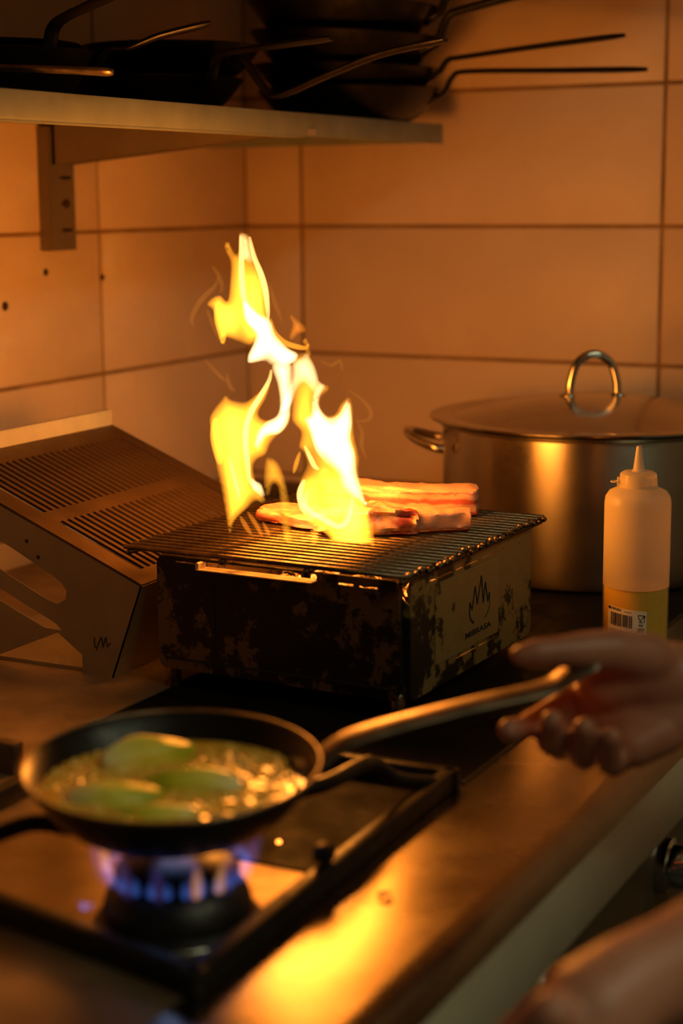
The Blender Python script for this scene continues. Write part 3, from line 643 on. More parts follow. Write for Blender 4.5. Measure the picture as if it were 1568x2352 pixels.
# charcoal inside
for k in range(16):
    x = -.02-.255*((k % 4)+random.uniform(.4, .6))/4; y = .02+.28*((k//4)+random.uniform(.35, .65))/4
    bm = BM(); bmesh.ops.create_icosphere(bm, subdivisions=2, radius=1)
    s = (random.uniform(.017, .026), random.uniform(.014, .022), random.uniform(.012, .016))
    for v in bm.verts:
        f = 1+.28*noise.noise(v.co*1.7+Vector((k*3.1, 0, 0))); v.co = Vector((v.co.x*s[0]*f, v.co.y*s[1]*f, v.co.z*s[2]*f))
    o = mesh_obj('charcoal', bm, M['coal'])
    rz = Matrix.Rotation(GPH, 4, 'Z'); o.location = GO + (rz @ Vector((x, y, GZ0+.044+random.uniform(0, .010)))); o.rotation_euler = (random.random(), random.random(), random.random()*6)
    tag(o, 'glowing lump of charcoal inside the grill under the grate', 'charcoal', 'charcoal lumps in the grill')

# ---------------------------------------------------------------- grate
gt = thing('cooking_grate', 'greasy dark steel grate of many bars lying on the charcoal grill', 'grate', GO + Vector((0, 0, GZ1+.001)), GPH)
NB = 25
bm = BM(); tube(bm, [(-GA-.028, 0, 0), (-.15, 0, 0), (.012, 0, 0)], .0030, 8); b0 = mesh_obj('grate_bar', bm, M['grate'], gt, True); b0.location = (0, -.018, .0085)
for i in range(1, NB):
    o = copy_obj(b0, gt); o.location = (random.uniform(-.001, .001), -.018+i*.352/(NB-1), .0085)
for x in (-GA-.022, -.20, -.10, .008):
    bm = BM(); tube(bm, [(x, -.020, .0032), (x, .336, .0032)], .0032, 8); mesh_obj('cross_bar', bm, M['grate'], gt, True)
# crust of grease along the right side
bm = BM()
for k in range(46):
    bmesh.ops.create_icosphere(bm, subdivisions=1, radius=random.uniform(.002, .0042), matrix=Matrix.Translation((.012+random.uniform(-.003, .003), -.018+k*.352/45, .0075+random.uniform(-.002, .002))))
o = mesh_obj('grease_crust', bm, M['grate'], gt, True); o['kind'] = 'stuff'
GTOP = GZ1+.001+.0115

# ---------------------------------------------------------------- meat
def slab(label, cat, pts, wd, ht, mat, seed, rough=.12, square=.35, z0=GTOP, group=None, sag=0):
    """a cut of meat along a centre line, rounded rectangle section"""
    P = cr([(*p, 0) for p in pts], 8); n = len(P); s = 28; bm = BM(); rings = []
    c0 = P[n//2].copy()
    for i in range(n):
        a = P[max(0, i-1)]; b = P[min(n-1, i+1)]; t = (b-a).normalized(); nr = Vector((-t.y, t.x, 0)); u = i/(n-1)
        e = min(1, u*9+.55, (1-u)*9+.62)
        w_ = (wd(u) if callable(wd) else wd)*e; h_ = (ht(u) if callable(ht) else ht)
        ring = []
        for k in range(s):
            th = 2*PI*k/s; c, si = math.cos(th), math.sin(th)
            cx = math.copysign(abs(c)**square, c); sz = math.copysign(abs(si)**square, si)
            f = 1+rough*noise.noise(Vector((u*6+seed, c*1.5, si*1.5)))+rough*.5*noise.noise(Vector((u*18+seed, c*4, si*4)))
            p = P[i]-c0+nr*cx*w_*.5*f+Vector((0, 0, h_*.5+sz*h_*.5*(f if si > 0 else 1)))
            ring.append(bm.verts.new(p))
        rings.append(ring)
    for A, B in zip(rings, rings[1:]):
        for k in range(s): bm.faces.new((A[k], A[(k+1) % s], B[(k+1) % s], B[k]))
    for R_, sg in ((rings[0], -1), (rings[-1], 1)):
        c = bm.verts.new(sum((v.co for v in R_), Vector())/s)
        for k in range(s): bm.faces.new((R_[k], R_[(k+1) % s], c))
    o = mesh_obj('meat_cut', bm, M[mat], None, True, 50); o.location = (c0.x, c0.y, z0)
    return tag(o, label, cat, group)
slab('thick streaky slab of pork at the back of the grate', 'meat', [(-.93, 1.775), (-.86, 1.765), (-.80, 1.775), (-.752, 1.800)], .044, .033, 'belly', 3, .16, .38)
rb = slab('red rib of pork in front with a pale bone end pointing right', 'meat', [(-.868, 1.628), (-.835, 1.634), (-.800, 1.648), (-.770, 1.670)], lambda u: .060-.012*u, lambda u: .026+.006*math.sin(PI*u), 'rib', 9, .40, .7)
rb.name = 'pork_rib'
bn = slab('pale bone end', None, [(-.800, 1.652), (-.775, 1.668), (-.748, 1.687), (-.722, 1.706)], lambda u: .036-.006*u, lambda u: .027-.004*u, 'bone', 5, .20, .6, GTOP+.001)
bn.name = 'bone_end'; del bn['label']; bn['label'] = 'pale fatty bone end'
bn.parent = rb; bn.location = Vector(bn.location)-Vector(rb.location)
slab('flat marbled steak lying behind the flames at left', 'meat', [(-.955, 1.675), (-.915, 1.662), (-.872, 1.652), (-.84, 1.700)], .058, .017, 'raw', 14, .2, .6)

# ================================================================ FLAMES (glowing gas: closed bodies with real thickness)
E1, EN = Vector((math.cos(YAW), math.sin(YAW), 0)), Vector((-math.sin(YAW), math.cos(YAW), 0))
fire = thing('fire', 'tall yellow and white flames leaping from the charcoal grill', 'fire', (-.86, 1.66, GTOP))
finv = Matrix.Translation((.86, -1.66, -GTOP))
def segdist(p, a, b):
    d = b-a; L = d.length_squared
    t_ = 0 if L == 0 else max(0, min(1, (p-a).dot(d)/L)); return (p-a-d*t_).length
for name, mt, q, th, ew, pts in FLAME_SHEETS:
    L = [Vector((p.x, p.y)) for p in cr([(u, z, 0) for u, z in pts], 4, True)]
    xs = [p.x for p in L]; ys = [p.y for p in L]; st = .0042; extra = []; loop = [tuple(p) for p in L]
    y = min(ys); row = 0
    while y < max(ys):
        x = min(xs)+(st/2 if row % 2 else 0)
        while x < max(xs):
            if inside([loop], x, y):
                p = Vector((x, y))
                d = min(segdist(p, L[i-1], L[i]) for i in range(len(L)))
                if d > st*.45: extra.append((x, y))
            x += st
        y += st*.87; row += 1
    V2, F = cdt([loop], extra)
    cu, cz = sum(xs)/len(xs), min(ys)
    A, B = [], []; bm = BM()
    for v in V2:
        d = min(segdist(v, L[i-1], L[i]) for i in range(len(L)))
        k = min(1, d/(ew*1.5)); f = (k*(2-k))**1.15
        f *= .45+1.05*max(0, min(1, .5+1.1*noise.noise(Vector((v.x*48+q*50, v.y*13, q*9)))))
        bow = .018*math.sin((v.x-cu)*22+q*40)+.010*noise.noise(Vector((v.x*18, v.y*12, q*30)))
        c = E1*v.x+EN*(q+bow)+Vector((0, 0, v.y))
        h = th*f if d > 1e-6 else 0
        A.append(bm.verts.new(c-EN*h))
        B.append(A[-1] if h == 0 else bm.verts.new(c+EN*h))
    for f in F:
        bm.faces.new([A[i] for i in f])
        if any(A[i] is not B[i] for i in f): bm.faces.new([B[i] for i in f][::-1])
    for v in [v for v in bm.verts if not v.link_faces]: bm.verts.remove(v)
    o = mesh_obj('flame_tongue', bm, M['fl_'+mt], fire, True); o.matrix_parent_inverse = finv
for name, mt, q, r, pts in FLAME_STRANDS:
    P = cr([E1*u+EN*q+Vector((0, 0, z)) for u, z in pts], 5); n = len(P); bm = BM()
    tube(bm, P, [max(.0003, r*math.sin(PI*(.06+.9*i/(n-1)))**.6) for i in range(n)], 10)
    o = mesh_obj('flame_strand' if name == 'strand' else 'flame_wisp', bm, M['fl_'+mt], fire, True); o.matrix_parent_inverse = finv
FIRE_COL = (1.0, .285, .026)
for (x, y, z), e, s in (((-.835, 1.61, .265), 4.5, .072), ((-.935, 1.61, .250), 3.9, .065), ((-.88, 1.66, .330), 2.8, .060), ((-.935, 1.665, .42), .9, .040)):
    l = bpy.data.lights.new('fire_light', 'POINT'); l.energy = e; l.color = FIRE_COL; l.shadow_soft_size = s
    o = bpy.data.objects.new('fire_light', l); COL.objects.link(o); o.parent = fire; o.location = Vector((x, y, z))-Vector((-.86, 1.66, GTOP))

# ================================================================ SLOTTED RACK AT LEFT
RY0, RY1 = 1.50, 1.861
rk = thing('slotted_rack', 'sloping slotted steel plate on a tan metal stand left of the grill', 'rack', (-1.16, 1.68, 0))
rinv = Matrix.Translation((1.16, -1.68, 0))
def rp(name, bm, mat, par=None, sm=False):
    o = mesh_obj(name, bm, M[mat], par or rk, sm, 40)
    if par is None: o.matrix_parent_inverse = rinv
    return o
RA, RB_ = Vector((-1.302, 0, .2245)), Vector((-1.018, 0, .109)); RL = (RB_-RA).length; rd = (RB_-RA).normalized(); rn = Vector((-rd.z, 0, rd.x))
# sheet with two rows of slots: local x down the slope, y along the depth
PMx = frame(RA+Vector((0, RY0, 0)), rd, (0, 1, 0), rn)
WD = RY1-RY0
def strip(x0, y0, x1, y1, name='plate_strip'):
    bm = BM(); 
    M4 = PMx; box(bm, (x0, y0, -.002), (x1, y1, .001), 0, 1, M4); return rp(name, bm, 'rackplate')
s1a, s1b, s2a, s2b = .030, .142, .164, RL-.024
strip(0, 0, s1a, WD); strip(s1b, 0, s2a, WD); strip(s2b, 0, RL, WD)
strip(s1a, 0, s1b, .030); strip(s1a, WD-.022, s1b, WD); strip(s2a, 0, s2b, .030); strip(s2a, WD-.022, s2b, WD)
NS = 25; pit = (WD-.052)/NS
for a_, b_ in ((s1a, s1b), (s2a, s2b)):
    bm = BM(); box(bm, (a_, -pit*.24, -.002), (b_, pit*.24, .001)); me = None
    first = mesh_obj('slat', bm, M['rackplate'], rk); first.matrix_parent_inverse = rinv
    for i in range(1, NS):
        o = first if i == 1 else copy_obj(first)
        o.matrix_basis = PMx @ Matrix.Translation((0, .030+i*pit, 0))
# upright pale lip along the top edge
bm = BM(); box(bm, (-1.306, RY0-.0, .200), (-1.302, RY1, .244)); rp('top_lip', bm, 'racklip')
bm = BM(); box(bm, (-1.310, RY0, .2435), (-1.303, RY1, .2455)); rp('top_lip', bm, 'racklip')
# near side sheet with cut-outs
side = [(-1.304, .010), (-1.304, .222), (-1.018, .1075), (-1.059, .0), (-1.10, .0), (-1.10, .022), (-1.132, .044), (-1.215, .009), (-1.26, .0)]
slot = [(-1.27, .166), (-1.195, .137), (-1.136, .109)]
slot += [(-1.124, .101), (-1.118, .093), (-1.120, .083), (-1.131, .077), (-1.144, .080), (-1.21, .109), (-1.27, .135)]
gap = [(-1.27, .112), (-1.211, .087), (-1.135, .0545), (-1.126, .047), (-1.150, .0475), (-1.215, .074), (-1.27, .098)]
sm = frame((0, RY0+.002, 0), (1, 0, 0), (0, 0, 1), (0, -1, 0))
bm = BM(); plate(bm, [side, slot, gap], .002, sm); sd = rp('side_sheet', bm, 'rackside')
PMr = frame((0, RY0-.0003, 0), (1, 0, 0), (0, 0, 1), (0, -1, 0))
strokes([([(-1.082, .044), (-1.0825, .036), (-1.079, .030)], .0007), ([(-1.079, .033), (-1.0755, .041), (-1.073, .0455)], .0007), ([(-1.073, .0455), (-1.072, .039), (-1.071, .034)], .0007), ([(-1.071, .034), (-1.069, .041), (-1.067, .046)], .0007), ([(-1.067, .046), (-1.066, .040), (-1.065, .035)], .0007), ([(-1.065, .035), (-1.063, .038), (-1.061, .040)], .0007)], PMr, 0, sd)
bm = BM(); plate(bm, [[(-1.304, .010), (-1.304, .222), (-1.018, .1075), (-1.059, .0), (-1.26, .0)]], .002, frame((0, RY1, 0), (1, 0, 0), (0, 0, 1), (0, -1, 0))); rp('side_sheet', bm, 'rackside')
# right face below the plate
bm = BM(); plate(bm, [[(0, 0), (WD, 0), (WD, .1152), (0, .1152)]], .002, frame((-1.059, RY0, 0), (0, 1, 0), Vector((.041, 0, .1075)).normalized(), Vector((-.1075, 0, .041)).normalized())); rp('front_sheet', bm, 'rackside')
bm = BM(); box(bm, (-1.304, RY0+.01, .0), (-1.10, RY1-.01, .004)); rp('drip_tray', bm, 'rackside')
for x, z in ((-1.225, .170), (-1.17, .145), (-1.155, .128)):
    bm = BM(); lathe(bm, [(0, .0012), (.0018, .001), (.0025, 0), (0, 0)], 8, frame((x, RY0, z), (1, 0, 0), (0, 0, 1), (0, -1, 0))); rp('rust_spot', bm, 'hole', sd)

# ================================================================ WALL SHELF
sh = thing('wall_shelf', 'stainless steel wall shelf carrying black frying pans', 'shelf', (XL, 1.7, .60))
sinv = Matrix.Translation((-XL, -1.7, -.60))
def shp(name, bm, mat, sm=False, par=None):
    o = mesh_obj(name, bm, M[mat], par or sh, sm, 40)
    if par is None: o.matrix_parent_inverse = sinv
    return o
SX, SY0, SY1, SZ = -1.100, .60, 2.485, .630
bm = BM(); box(bm, (XL+.002, SY0, SZ-.003), (SX-.003, SY1, SZ-.0008)); shp('shelf_board', bm, 'shelfsteel')
bm = BM(); box(bm, (SX-.003, SY0, SZ-.030), (SX, SY1, SZ), .0012, 2); shp('front_fascia', bm, 'shelfsteel', True)
bm = BM(); box(bm, (SX-.018, SY0, SZ-.032), (SX-.0005, 2.035, SZ-.0302)); shp('fascia_return', bm, 'shelfsteel')
bm = BM(); box(bm, (XL+.002, SY1-.002, SZ-.028), (SX-.003, SY1, SZ-.003)); shp('end_fascia', bm, 'shelfsteel')
bm = BM(); box(bm, (SX, 2.04, SZ-.029), (SX+.0012, 2.063, SZ-.020)); shp('edge_clip', bm, 'chrome')
def bracket(label, yc):
    br = thing('shelf_bracket', label, 'bracket', (XL, yc, .447))
    bm = BM(); loops = [bars2d(-.029, 0, .029, .175)]
    for z in (.029, .067, .104, .142):
        loops.append(bars2d(-.006, z-.0022, .022, z+.0022) if z != .067 else rrect(-.002, z-.004, .014, z+.004, .003))
    plate(bm, loops, .003, frame((.018, 0, 0), (0, 1, 0), (0, 0, 1), (1, 0, 0))); mesh_obj('upright', bm, M['bracket'], br)
    for s in (-1, 1):
        bm = BM(); box(bm, (0, s*.029-.0015, 0), (.0195, s*.029+.0015, .175)); mesh_obj('upright_flange', bm, M['bracket'], br)
    bm = BM(); lathe(bm, [(0, .006), (.004, .0055), (.0065, .003), (.007, 0), (0, 0)], 14, frame((.0195, .008, .067), (0, 1, 0), (0, 0, 1), (1, 0, 0))); mesh_obj('screw', bm, M['hole'], br, True)
    top = SZ-.0035-.447; L = SX-XL-.006
    prof = [(.021, top), (L, top), (L, top-.020), (L-.03, top-.024), (.021, top-.058)]
    for yy in (-.020, .018):
        bm = BM(); plate(bm, [prof], .002, frame((0, yy, 0), (1, 0, 0), (0, 0, 1), (0, -1, 0))); mesh_obj('arm', bm, M['bracket'], br)
    bm = BM(); box(bm, (.021, -.020, top-.002), (L, .018, top-.0002)); mesh_obj('arm_top', bm, M['bracket'], br)
    bm = BM(); box(bm, (L-.002, -.020, top-.020), (L, .018, top)); mesh_obj('arm_end', bm, M['bracket'], br)
    bm = BM(); box(bm, (.021, -.022, top-.058), (.026, .018, top)); mesh_obj('arm_hook', bm, M['bracket'], br)
bracket('grey steel bracket under the shelf on the left wall', 2.052)

# pans standing on the shelf
RTD = math.radians(22)
def shelf_pan(label, loc, R, dep, deg, pts, tilt=None, wd=.011, mat='panblack', hmat='panblack', th=.0048):
    return frying_pan(label, loc, R, dep, math.radians(deg), pts, tilt, mat, hmat, wd, 'frying pans on the shelf', th)
G_ = 'frying pans on the shelf'
def hp(R, dep, L, rise, kick=.03):
    return [(R*.86, 0, dep*.62), (R*1.03, 0, dep*.85), (R*1.13, 0, dep+kick*.7), (R*1.30, 0, dep+kick), (R+L*.55, 0, dep+kick+rise*.5), (R+L, 0, dep+kick+rise)]
shelf_pan('black frying pan at the bottom of the stack on the shelf end, long handle level', (-1.185, 2.335, .6305), .138, .045, 12, hp(.138, .045, .30, -.004, .024))
shelf_pan('black frying pan second from the bottom of the shelf end stack, handle rising', (-1.190, 2.33, .664), .138, .045, 8, hp(.138, .045, .275, .030, .016), (math.radians(2), (0, 1, 0)))
shelf_pan('black frying pan third up in the shelf end stack, thick handle rising out of view', (-1.190, 2.325, .705), .142, .050, 4, hp(.142, .050, .24, .045, .038), (math.radians(3), (0, 1, 0)), .014, th=.008)
shelf_pan('black frying pan on top of the shelf end stack', (-1.190, 2.32, .748), .142, .050, 12, hp(.142, .050, .24, .05, .035), (math.radians(3), (0, 1, 0)), .014, th=.008)
shelf_pan('black frying pan in the middle of the shelf, handle pointing right at the front', (-1.285, 1.945, .6305), .125, .042, -20, hp(.125, .042, .235, .004, .026))
shelf_pan('black frying pan in the middle of the shelf, handle slanting up to the right', (-1.27, 1.975, .674), .120, .042, -6, [(.10, 0, .025), (.125, 0, .018), (.15, 0, -.012), (.175, 0, -.026), (.25, 0, -.004), (.33, 0, .018), (.42, 0, .030)], None)
shelf_pan('speckled black pan at the left end of the shelf with short handle', (-1.29, 1.625, .6305), .120, .055, 34, hp(.120, .055, .135, .03, .006))
shelf_pan('black frying pan at left on the shelf, tall hooked handle rising', (-1.29, 1.625, .653), .104, .042, -14, [(.088, 0, .018), (.105, 0, .024), (.108, 0, .040), (.122, 0, .060), (.18, 0, .074), (.28, 0, .094)], None, .013)
shelf_pan('frying pan at the left frame edge with a bright steel handle', (-1.30, 1.385, .6305), .115, .045, 30, [(.095, 0, .026), (.118, 0, .030), (.150, 0, .026), (.20, 0, .024), (.25, 0, .022), (.285, 0, .020)], None, .014, 'panblack', 'wornhandle')

# ================================================================ STOCK POT
PX, PY, PR, PH0, PH1 = -.785, 2.30, .2125, .002, .208
pot = thing('stock_pot', 'large stainless steel stock pot behind the charcoal grill', 'pot', (PX, PY, 0))
bm = BM(); lathe(bm, [(0, .002), (PR-.012, .002), (PR-.004, .005), (PR, .014), (PR, PH1-.006), (PR+.006, PH1-.003), (PR+.007, PH1), (PR+.003, PH1+.001), (PR-.003, PH1-.002), (PR-.003, .016), (PR-.012, .007), (0, .007)], 96); mesh_obj('pot_body', bm, M['pot'], pot, True, 40)
for sg in (-1, 1):
    a0 = math.radians(205 if sg < 0 else 25)
    c, s = Vector((math.cos(a0), math.sin(a0), 0)), Vector((-math.sin(a0), math.cos(a0), 0)); zz = PH1-.030
    P = [c*(PR)+s*.062+Vector((0, 0, zz-.004)), c*(PR+.018)+s*.060+Vector((0, 0, zz)), c*(PR+.043)+s*.036+Vector((0, 0, zz+.010)), c*(PR+.050)+Vector((0, 0, zz+.014)), c*(PR+.043)-s*.036+Vector((0, 0, zz+.010)), c*(PR+.018)-s*.060+Vector((0, 0, zz)), c*PR-s*.062+Vector((0, 0, zz-.004))]
    bm = BM(); tube(bm, cr(P, 6), .0062, 12); h = mesh_obj('side_handle', bm, M['pot'], pot, True)
lid = thing('pot_lid', 'domed stainless steel lid with an arched handle on the stock pot', 'lid', (PX, PY, PH1+.0015))
LR = .231
bm = BM(); lathe(bm, [(0, .0335), (.05, .032), (.10, .026), (.15, .0165), (.18, .009), (.195, .0055), (.201, .0042), (.214, .0060), (.226, .0068), (LR, .0055), (LR, .0030), (.226, .0040), (.214, .0030), (.201, 0), (.18, .006), (.10, .023), (0, .0305)], 96); mesh_obj('lid_dome', bm, M['lidsteel'], lid, True, 60)
hd = Vector((math.cos(YAW+.10), math.sin(YAW+.10), 0))
P = [hd*-.034+Vector((0, 0, .031)), hd*-.0335+Vector((0, 0, .050)), hd*-.026+Vector((0, 0, .075)), hd*-.012+Vector((0, 0, .0875)), Vector((0, 0, .0905)), hd*.012+Vector((0, 0, .0875)), hd*.026+Vector((0, 0, .075)), hd*.0335+Vector((0, 0, .050)), hd*.034+Vector((0, 0, .031))]
bm = BM(); tube(bm, cr(P, 6), .0062, 16); lh = mesh_obj('lid_handle', bm, M['chrome'], lid, True)
for s in (-1, 1):
    bm = BM(); lathe(bm, [(0, .004), (.008, .0035), (.013, .001), (.013, -.002), (0, -.002)], 18, Matrix.Translation(hd*s*.036+Vector((0, 0, .0325)))); mesh_obj('handle_foot', bm, M['chrome'], lh, True)

# ================================================================ SQUEEZE BOTTLE
bo = thing('squeeze_bottle', 'translucent plastic squeeze bottle partly filled with yellow oil', 'bottle', (-.562, 1.805, 0))
BR = .0367
prof = [(BR, .0895), (BR, .180), (BR-.001, .187), (BR-.005, .193), (.024, .1965), (.0215, .198), (.0215, .2005)]
bm = BM(); lathe(bm, prof+[(r-.0012, z) for r, z in prof[::-1]]+[prof[0]], 64); mesh_obj('bottle_body', bm, M['plastic'], bo, True, 50)
bm = BM(); lathe(bm, [(BR, .0895), (BR, .006), (BR-.001, .002), (BR-.004, 0), (0, 0), (0, .0012), (BR-.004, .0014), (BR-.0012, .006), (BR-.0012, .0895), (BR, .0895)], 64); mesh_obj('bottle_base', bm, M['plastic_wet'], bo, True, 50)
bm = BM(); lathe(bm, [(0, .002), (BR-.005, .0022), (BR-.0016, .006), (BR-.0014, .089), (0, .089)], 64); mesh_obj('oil', bm, M['oil'], bo, True, 40)
bm = BM(); lathe(bm, [(0, .2145), (.007, .2145), (.017, .2142), (.0200, .212), (.0205, .208), (.0212, .1985), (.0225, .1975), (.020, .1975), (.020, .2085), (0, .211)], 48); mesh_obj('cap', bm, M['plastic'], bo, True, 40)
bm = BM(); lathe(bm, [(.0085, .2140), (.0062, .2170), (.0030, .2415), (.0022, .2420), (.0018, .2405), (.0045, .2170), (.0045, .2140)], 28); mesh_obj('nozzle', bm, M['nozzle'], bo, True, 50)
ca = math.radians(27.3+180)
P = [Vector((math.cos(ca)*.0215, math.sin(ca)*.0215, .2035))+Vector((math.cos(ca)*.0045*(1-math.cos(a)), math.sin(ca)*.0045*(1-math.cos(a)), 0))+Vector((-math.sin(ca), math.cos(ca), 0))*.0045*math.sin(a) for a in [2*PI*k/14 for k in range(14)]]
bm = BM(); tube(bm, P, .0008, 6, True); mesh_obj('tether_ring', bm, M['nozzle'], bo, True)
bm = BM(); box(bm, (-.0016, -.0016, .1985), (.0016, .0016, .2085), .0006, 1, Matrix.Translation((math.cos(ca)*.0218, math.sin(ca)*.0218, 0))); mesh_obj('tether_post', bm, M['plastic'], bo)
# label wrapped on the body
view = math.radians(-90+27.3-10)      # direction that faces the photographer
def wrap(off):
    def f(p):
        a = view+p.x/BR; return Vector((math.cos(a)*(BR+off), math.sin(a)*(BR+off), p.y))
    return f
LX0, LX1, LZ0, LZ1 = -.034, .0125, .012, .0715
bo.scale = (1, 1, 1.025)
bm = BM(); G2 = 16
g0 = [[bm.verts.new(wrap(o_)(Vector((LX0+(LX1-LX0)*i/G2, z_-.0045*(i/G2), 0)))) for i in range(G2+1)] for o_, z_ in ((.0002, LZ0), (.0002, LZ1), (.0005, LZ1), (.0005, LZ0))]
for a_ in range(4):
    for i in range(G2): bm.faces.new((g0[a_][i], g0[a_][i+1], g0[(a_+1) % 4][i+1], g0[(a_+1) % 4][i]))
bm.faces.new([g0[a_][0] for a_ in range(4)]); bm.faces.new([g0[a_][G2] for a_ in range(4)])
lb = mesh_obj('label', bm, M['labelpaper'], bo, True, 30)
SK = Matrix(((1, 0, 0, 0), (-.10, 1, 0, 0), (0, 0, 1, 0), (0, 0, 0, 1)))
def onlabel(x, z): return Matrix.Translation((0, 0, 0)) @ SK @ Matrix.Translation((x, z-.0034, 0))
text_mesh('HENDI', .0036, 'lettering', 'ink', lb, onlabel(-.0285, .0685), fit=.0125, bend=wrap(.0008))
text_mesh('www.hendi.eu', .0018, 'lettering', 'ink', lb, onlabel(-.0125, .0685), fit=.0085, bend=wrap(.0008))
text_mesh('PE', .0034, 'lettering', 'ink', lb, onlabel(.0042, .0550), fit=.0042, bend=wrap(.0008))
text_mesh('HENDI', .0028, 'lettering', 'ink', lb, onlabel(.0030, .0512), fit=.0072, bend=wrap(.0008))
text_mesh('0,7L', .0034, 'lettering', 'ink', lb, onlabel(.0034, .0352), fit=.0062, bend=wrap(.0008))
def ink_rects(rects, name):
    bm = BM()
    for x0, z0, x1, z1 in rects:
        n = max(1, int((x1-x0)/.002)); rows = []
        for z_ in (z0, z1): rows.append([bm.verts.new(wrap(.0008)((SK @ Vector((x0+(x1-x0)*i/n, z_-.0034, 0))))) for i in range(n+1)])
        for i in range(n): bm.faces.new((rows[0][i], rows[0][i+1], rows[1][i+1], rows[1][i]))
    return mesh_obj(name, bm, M['ink'], lb)
rng = random.Random(4); rects = []; x = -.0295
while x < -.004:
    wd = rng.choice((.00035, .0006, .0009)); rects.append((x, .0515+(.0 if rng.random() > .2 else .001), x+wd, .0655)); x += wd+rng.choice((.0004, .0006, .0009))
ink_rects(rects, 'barcode')
ink_rects([(.0030, .0405, .0104, .0435), (.0046, .0435, .0088, .0455), (.0030, .0300, .0104, .0315), (.0030, .0485, .0036, .0500), (.0050, .0485, .0056, .0500), (.0075, .0485, .0081, .0500), (.0030, .0497, .0104, .0502)]+[(-.0295+.0, .0465-k*.0023, -.0295+rng.uniform(.016, .030), .0468-k*.0023) for k in range(11)], 'small_print')
def ink_line(pts, r=.00035):
    bm = BM(); tube(bm, [wrap(.0007)(SK @ Vector((x, z-.0034, 0))) for x, z in pts], r, 6); mesh_obj('food_safe_symbol', bm, M['ink'], lb)
ink_line([(.0035, .0675), (.0037, .0640), (.0050, .0622), (.0068, .0622), (.0080, .0640), (.0082, .0675), (.0035, .0675)])
ink_line([(.0059, .0622), (.0059, .0600)]); ink_line([(.0040, .0592), (.0059, .0604), (.0078, .0592)])
ink_line([(.0092, .0675), (.0094, .0650), (.0106, .0650), (.0107, .0675)]); ink_line([(.0100, .0675), (.0100, .0595)])
bm = BM(); lathe(bm, [(0, .0003), (.0019, .0003), (.0019, 0), (0, 0)], 14, Matrix.Translation(wrap(.0006)(SK @ Vector((-.0312, .0695-.0034, 0)))) @ Matrix.Rotation(view-.85, 4, 'Z') @ Matrix.Rotation(PI/2, 4, 'Y')); mesh_obj('round_logo', bm, M['ink'], lb)

# ================================================================ SMALL BITS
bm = BM(); bmesh.ops.create_icosphere(bm, subdivisions=1, radius=.0022)
for v in bm.verts: v.co *= 1+.3*noise.noise(v.co*900)
o = mesh_obj('ember', bm, M['spark']); o.location = (-.654, 1.151, .002); tag(o, 'tiny glowing orange ember on the steel hob deck', 'ember')
bm = BM(); tube(bm, cr([(-.006, 0, .001), (-.002, .001, .003), (.002, -.001, .0035), (.006, .001, .001)], 4), [.0005, .002, .003, .0034, .0036, .0036, .0035, .0034, .0033, .003, .0026, .0015, .0005], 8, flat=.35, flat_up=(0, 0, 1))
o = mesh_obj('herb_leaf', bm, M['green'], None, True); o.location = (-.529, 1.092, .0005); o.rotation_euler = (0, 0, 1.1); tag(o, 'small green leaf scrap on the steel front rail', 'leaf')

# ================================================================ COOK
person = thing('person', 'person reaching in from the right, bare hand gripping the frying pan handle', 'person', (.20, 1.22, -.9))
pinv = Matrix.Translation((-.20, -1.22, .9))
def capsule(bm, a, b, ra, rb):
    a, b = Vector(a), Vector(b); d = b-a; L = d.length; t = d.normalized() if L > 1e-6 else Vector((0, 0, 1))
    n = t.orthogonal().normalized(); m_ = t.cross(n); seg, rows = 16, []
    prof = []
    for k in range(7): an = -PI/2+PI/2*k/6; prof.append((math.cos(an)*ra, math.sin(an)*ra))
    for k in range(7): an = PI/2*k/6; prof.append((math.cos(an)*rb, L+math.sin(an)*rb))
    for r, h in prof: rows.append([bm.verts.new(a+t*h+(n*math.cos(2*PI*k/seg)+m_*math.sin(2*PI*k/seg))*max(r, 1e-5)) for k in range(seg)])
    for A, B in zip(rows, rows[1:]):
        for k in range(seg): bm.faces.new((A[k], A[(k+1) % seg], B[(k+1) % seg], B[k]))
    bm.faces.new(rows[0][::-1]); bm.faces.new(rows[-1])
def chain(bm, pts):
    for a, b in zip(pts, pts[1:]): capsule(bm, a[:3], b[:3], a[3], b[3])
def ell(bm, c, r, rot=None):
    Mx = Matrix.Translation(c) @ (rot.to_4x4() if rot else Matrix()) @ Matrix.Diagonal((*r, 1))
    bmesh.ops.create_uvsphere(bm, u_segments=20, v_segments=14, radius=1, matrix=Mx)
def fused(name, bm, mat, vox, smooth, par, inv_):
    o = mesh_obj(name, bm, mat, par, True); o.matrix_parent_inverse = inv_
    r = o.modifiers.new('remesh', 'REMESH'); r.mode = 'VOXEL'; r.voxel_size = vox; r.use_smooth_shade = True
    s = o.modifiers.new('smooth', 'SMOOTH'); s.factor = .5; s.iterations = smooth
    return o
bm = BM()
SR, ER = (.10, 1.44, .47), (-.05, 1.52, .17)
SL, EL = (.16, 1.00, .47), (.06, .96, .17)
w0 = RIGHT_HAND['wrist'][0]
chain(bm, [(*SR, .060), (*ER, .044), ((ER[0]+w0[0])/2+.01, (ER[1]+w0[1])/2, (ER[2]+w0[2])/2, .042), w0])
for k, v in RIGHT_HAND.items(): chain(bm, v)
chain(bm, [RIGHT_HAND['wrist'][1], RIGHT_HAND['palm'][1], RIGHT_HAND['thumb'][0]])
for k in ('index', 'middle', 'ring', 'pinky'):
    chain(bm, [RIGHT_HAND['palm2'][1] if k != 'pinky' else RIGHT_HAND['palm3'][0], RIGHT_HAND[k][0]])
chain(bm, [(*SL, .060), (*EL, .045)]+LEFT_FOREARM)
lf = LEFT_FOREARM[-1]
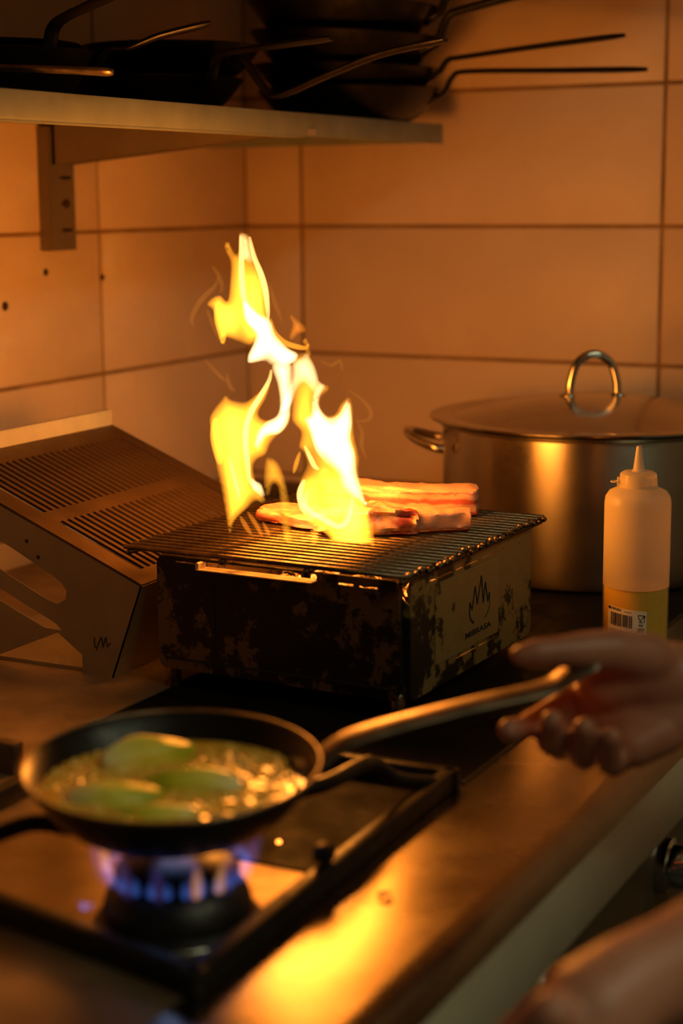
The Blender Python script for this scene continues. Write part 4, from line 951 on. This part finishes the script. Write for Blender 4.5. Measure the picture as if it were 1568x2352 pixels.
for i, (dx, dy) in enumerate(((-.030, -.004), (-.012, .006), (.008, .012), (.026, .014))):   # relaxed fingers of the hanging hand
    a = (lf[0]+dx*.8, lf[1]+dy, lf[2]-.02, .0105); b_ = (a[0]-.012, a[1], a[2]-.036, .0098); c_ = (b_[0]-.002+.008, b_[1]-.004, b_[2]-.026, .0085)
    chain(bm, [(lf[0], lf[1], lf[2], .018), a, b_, c_])
chain(bm, [(lf[0]-.01, lf[1]-.02, lf[2]+.03, .014), (lf[0]-.045, lf[1]-.02, lf[2]-.005, .011), (lf[0]-.052, lf[1]-.016, lf[2]-.032, .009)])
# trunk, neck and head, hidden by clothes below the neck
ell(bm, (.16, 1.22, .30), (.105, .17, .24)); ell(bm, (.17, 1.22, .02), (.11, .155, .20))
chain(bm, [(*SR, .058), (.15, 1.30, .50, .07), (.15, 1.14, .50, .07), (*SL, .058)])
chain(bm, [(.15, 1.22, .50, .062), (.12, 1.22, .62, .056)])
ell(bm, (.09, 1.22, .735), (.095, .075, .118)); ell(bm, (.035, 1.22, .68), (.045, .052, .055)); ell(bm, (-.012, 1.22, .715), (.016, .014, .022)); ell(bm, (.0, 1.22, .668), (.014, .026, .008))
for s in (-1, 1): ell(bm, (.10, 1.22+s*.077, .725), (.018, .010, .030))
chain(bm, [(.18, 1.30, -.10, .085), (.17, 1.31, -.45, .055), (.19, 1.31, -.83, .04)]); chain(bm, [(.18, 1.14, -.10, .085), (.17, 1.13, -.45, .055), (.19, 1.13, -.83, .04)])
body = fused('body', bm, M['skin'], .0032, 5, person, pinv)
bm = BM()
ell(bm, (.16, 1.22, .29), (.125, .19, .255)); ell(bm, (.17, 1.22, .02), (.13, .175, .20))
chain(bm, [(*SR, .070), (.15, 1.30, .49, .080), (.15, 1.14, .49, .080), (*SL, .070)])
for S, E in ((SR, ER), (SL, EL)):
    e = Vector(S).lerp(Vector(E), .62); chain(bm, [(*S, .072), (*e, .062)])
fused('shirt', bm, M['shirt'], .006, 4, person, pinv)
bm = BM(); ell(bm, (.175, 1.22, -.08), (.13, .178, .12))
for s in (-1, 1): chain(bm, [(.18, 1.22+s*.08, -.12, .095), (.17, 1.22+s*.09, -.45, .072), (.19, 1.22+s*.09, -.82, .060)])
fused('trousers', bm, M['trouser'], .007, 4, person, pinv)
for s in (-1, 1):
    bm = BM(); chain(bm, [(.21, 1.22+s*.09, -.860, .040), (.14, 1.22+s*.095, -.865, .036), (.06, 1.22+s*.10, -.872, .028)]); fused('shoe', bm, M['shoe'], .006, 3, person, pinv)
bm = BM(); ell(bm, (.110, 1.22, .765), (.092, .080, .100)); fused('hair', bm, M['hair'], .006, 2, person, pinv)
for s in (-1, 1):
    bm = BM(); ell(bm, (.012, 1.22+s*.032, .735), (.008, .013, .007)); o = mesh_obj('eye', bm, M['ink'], person, True); o.matrix_parent_inverse = pinv
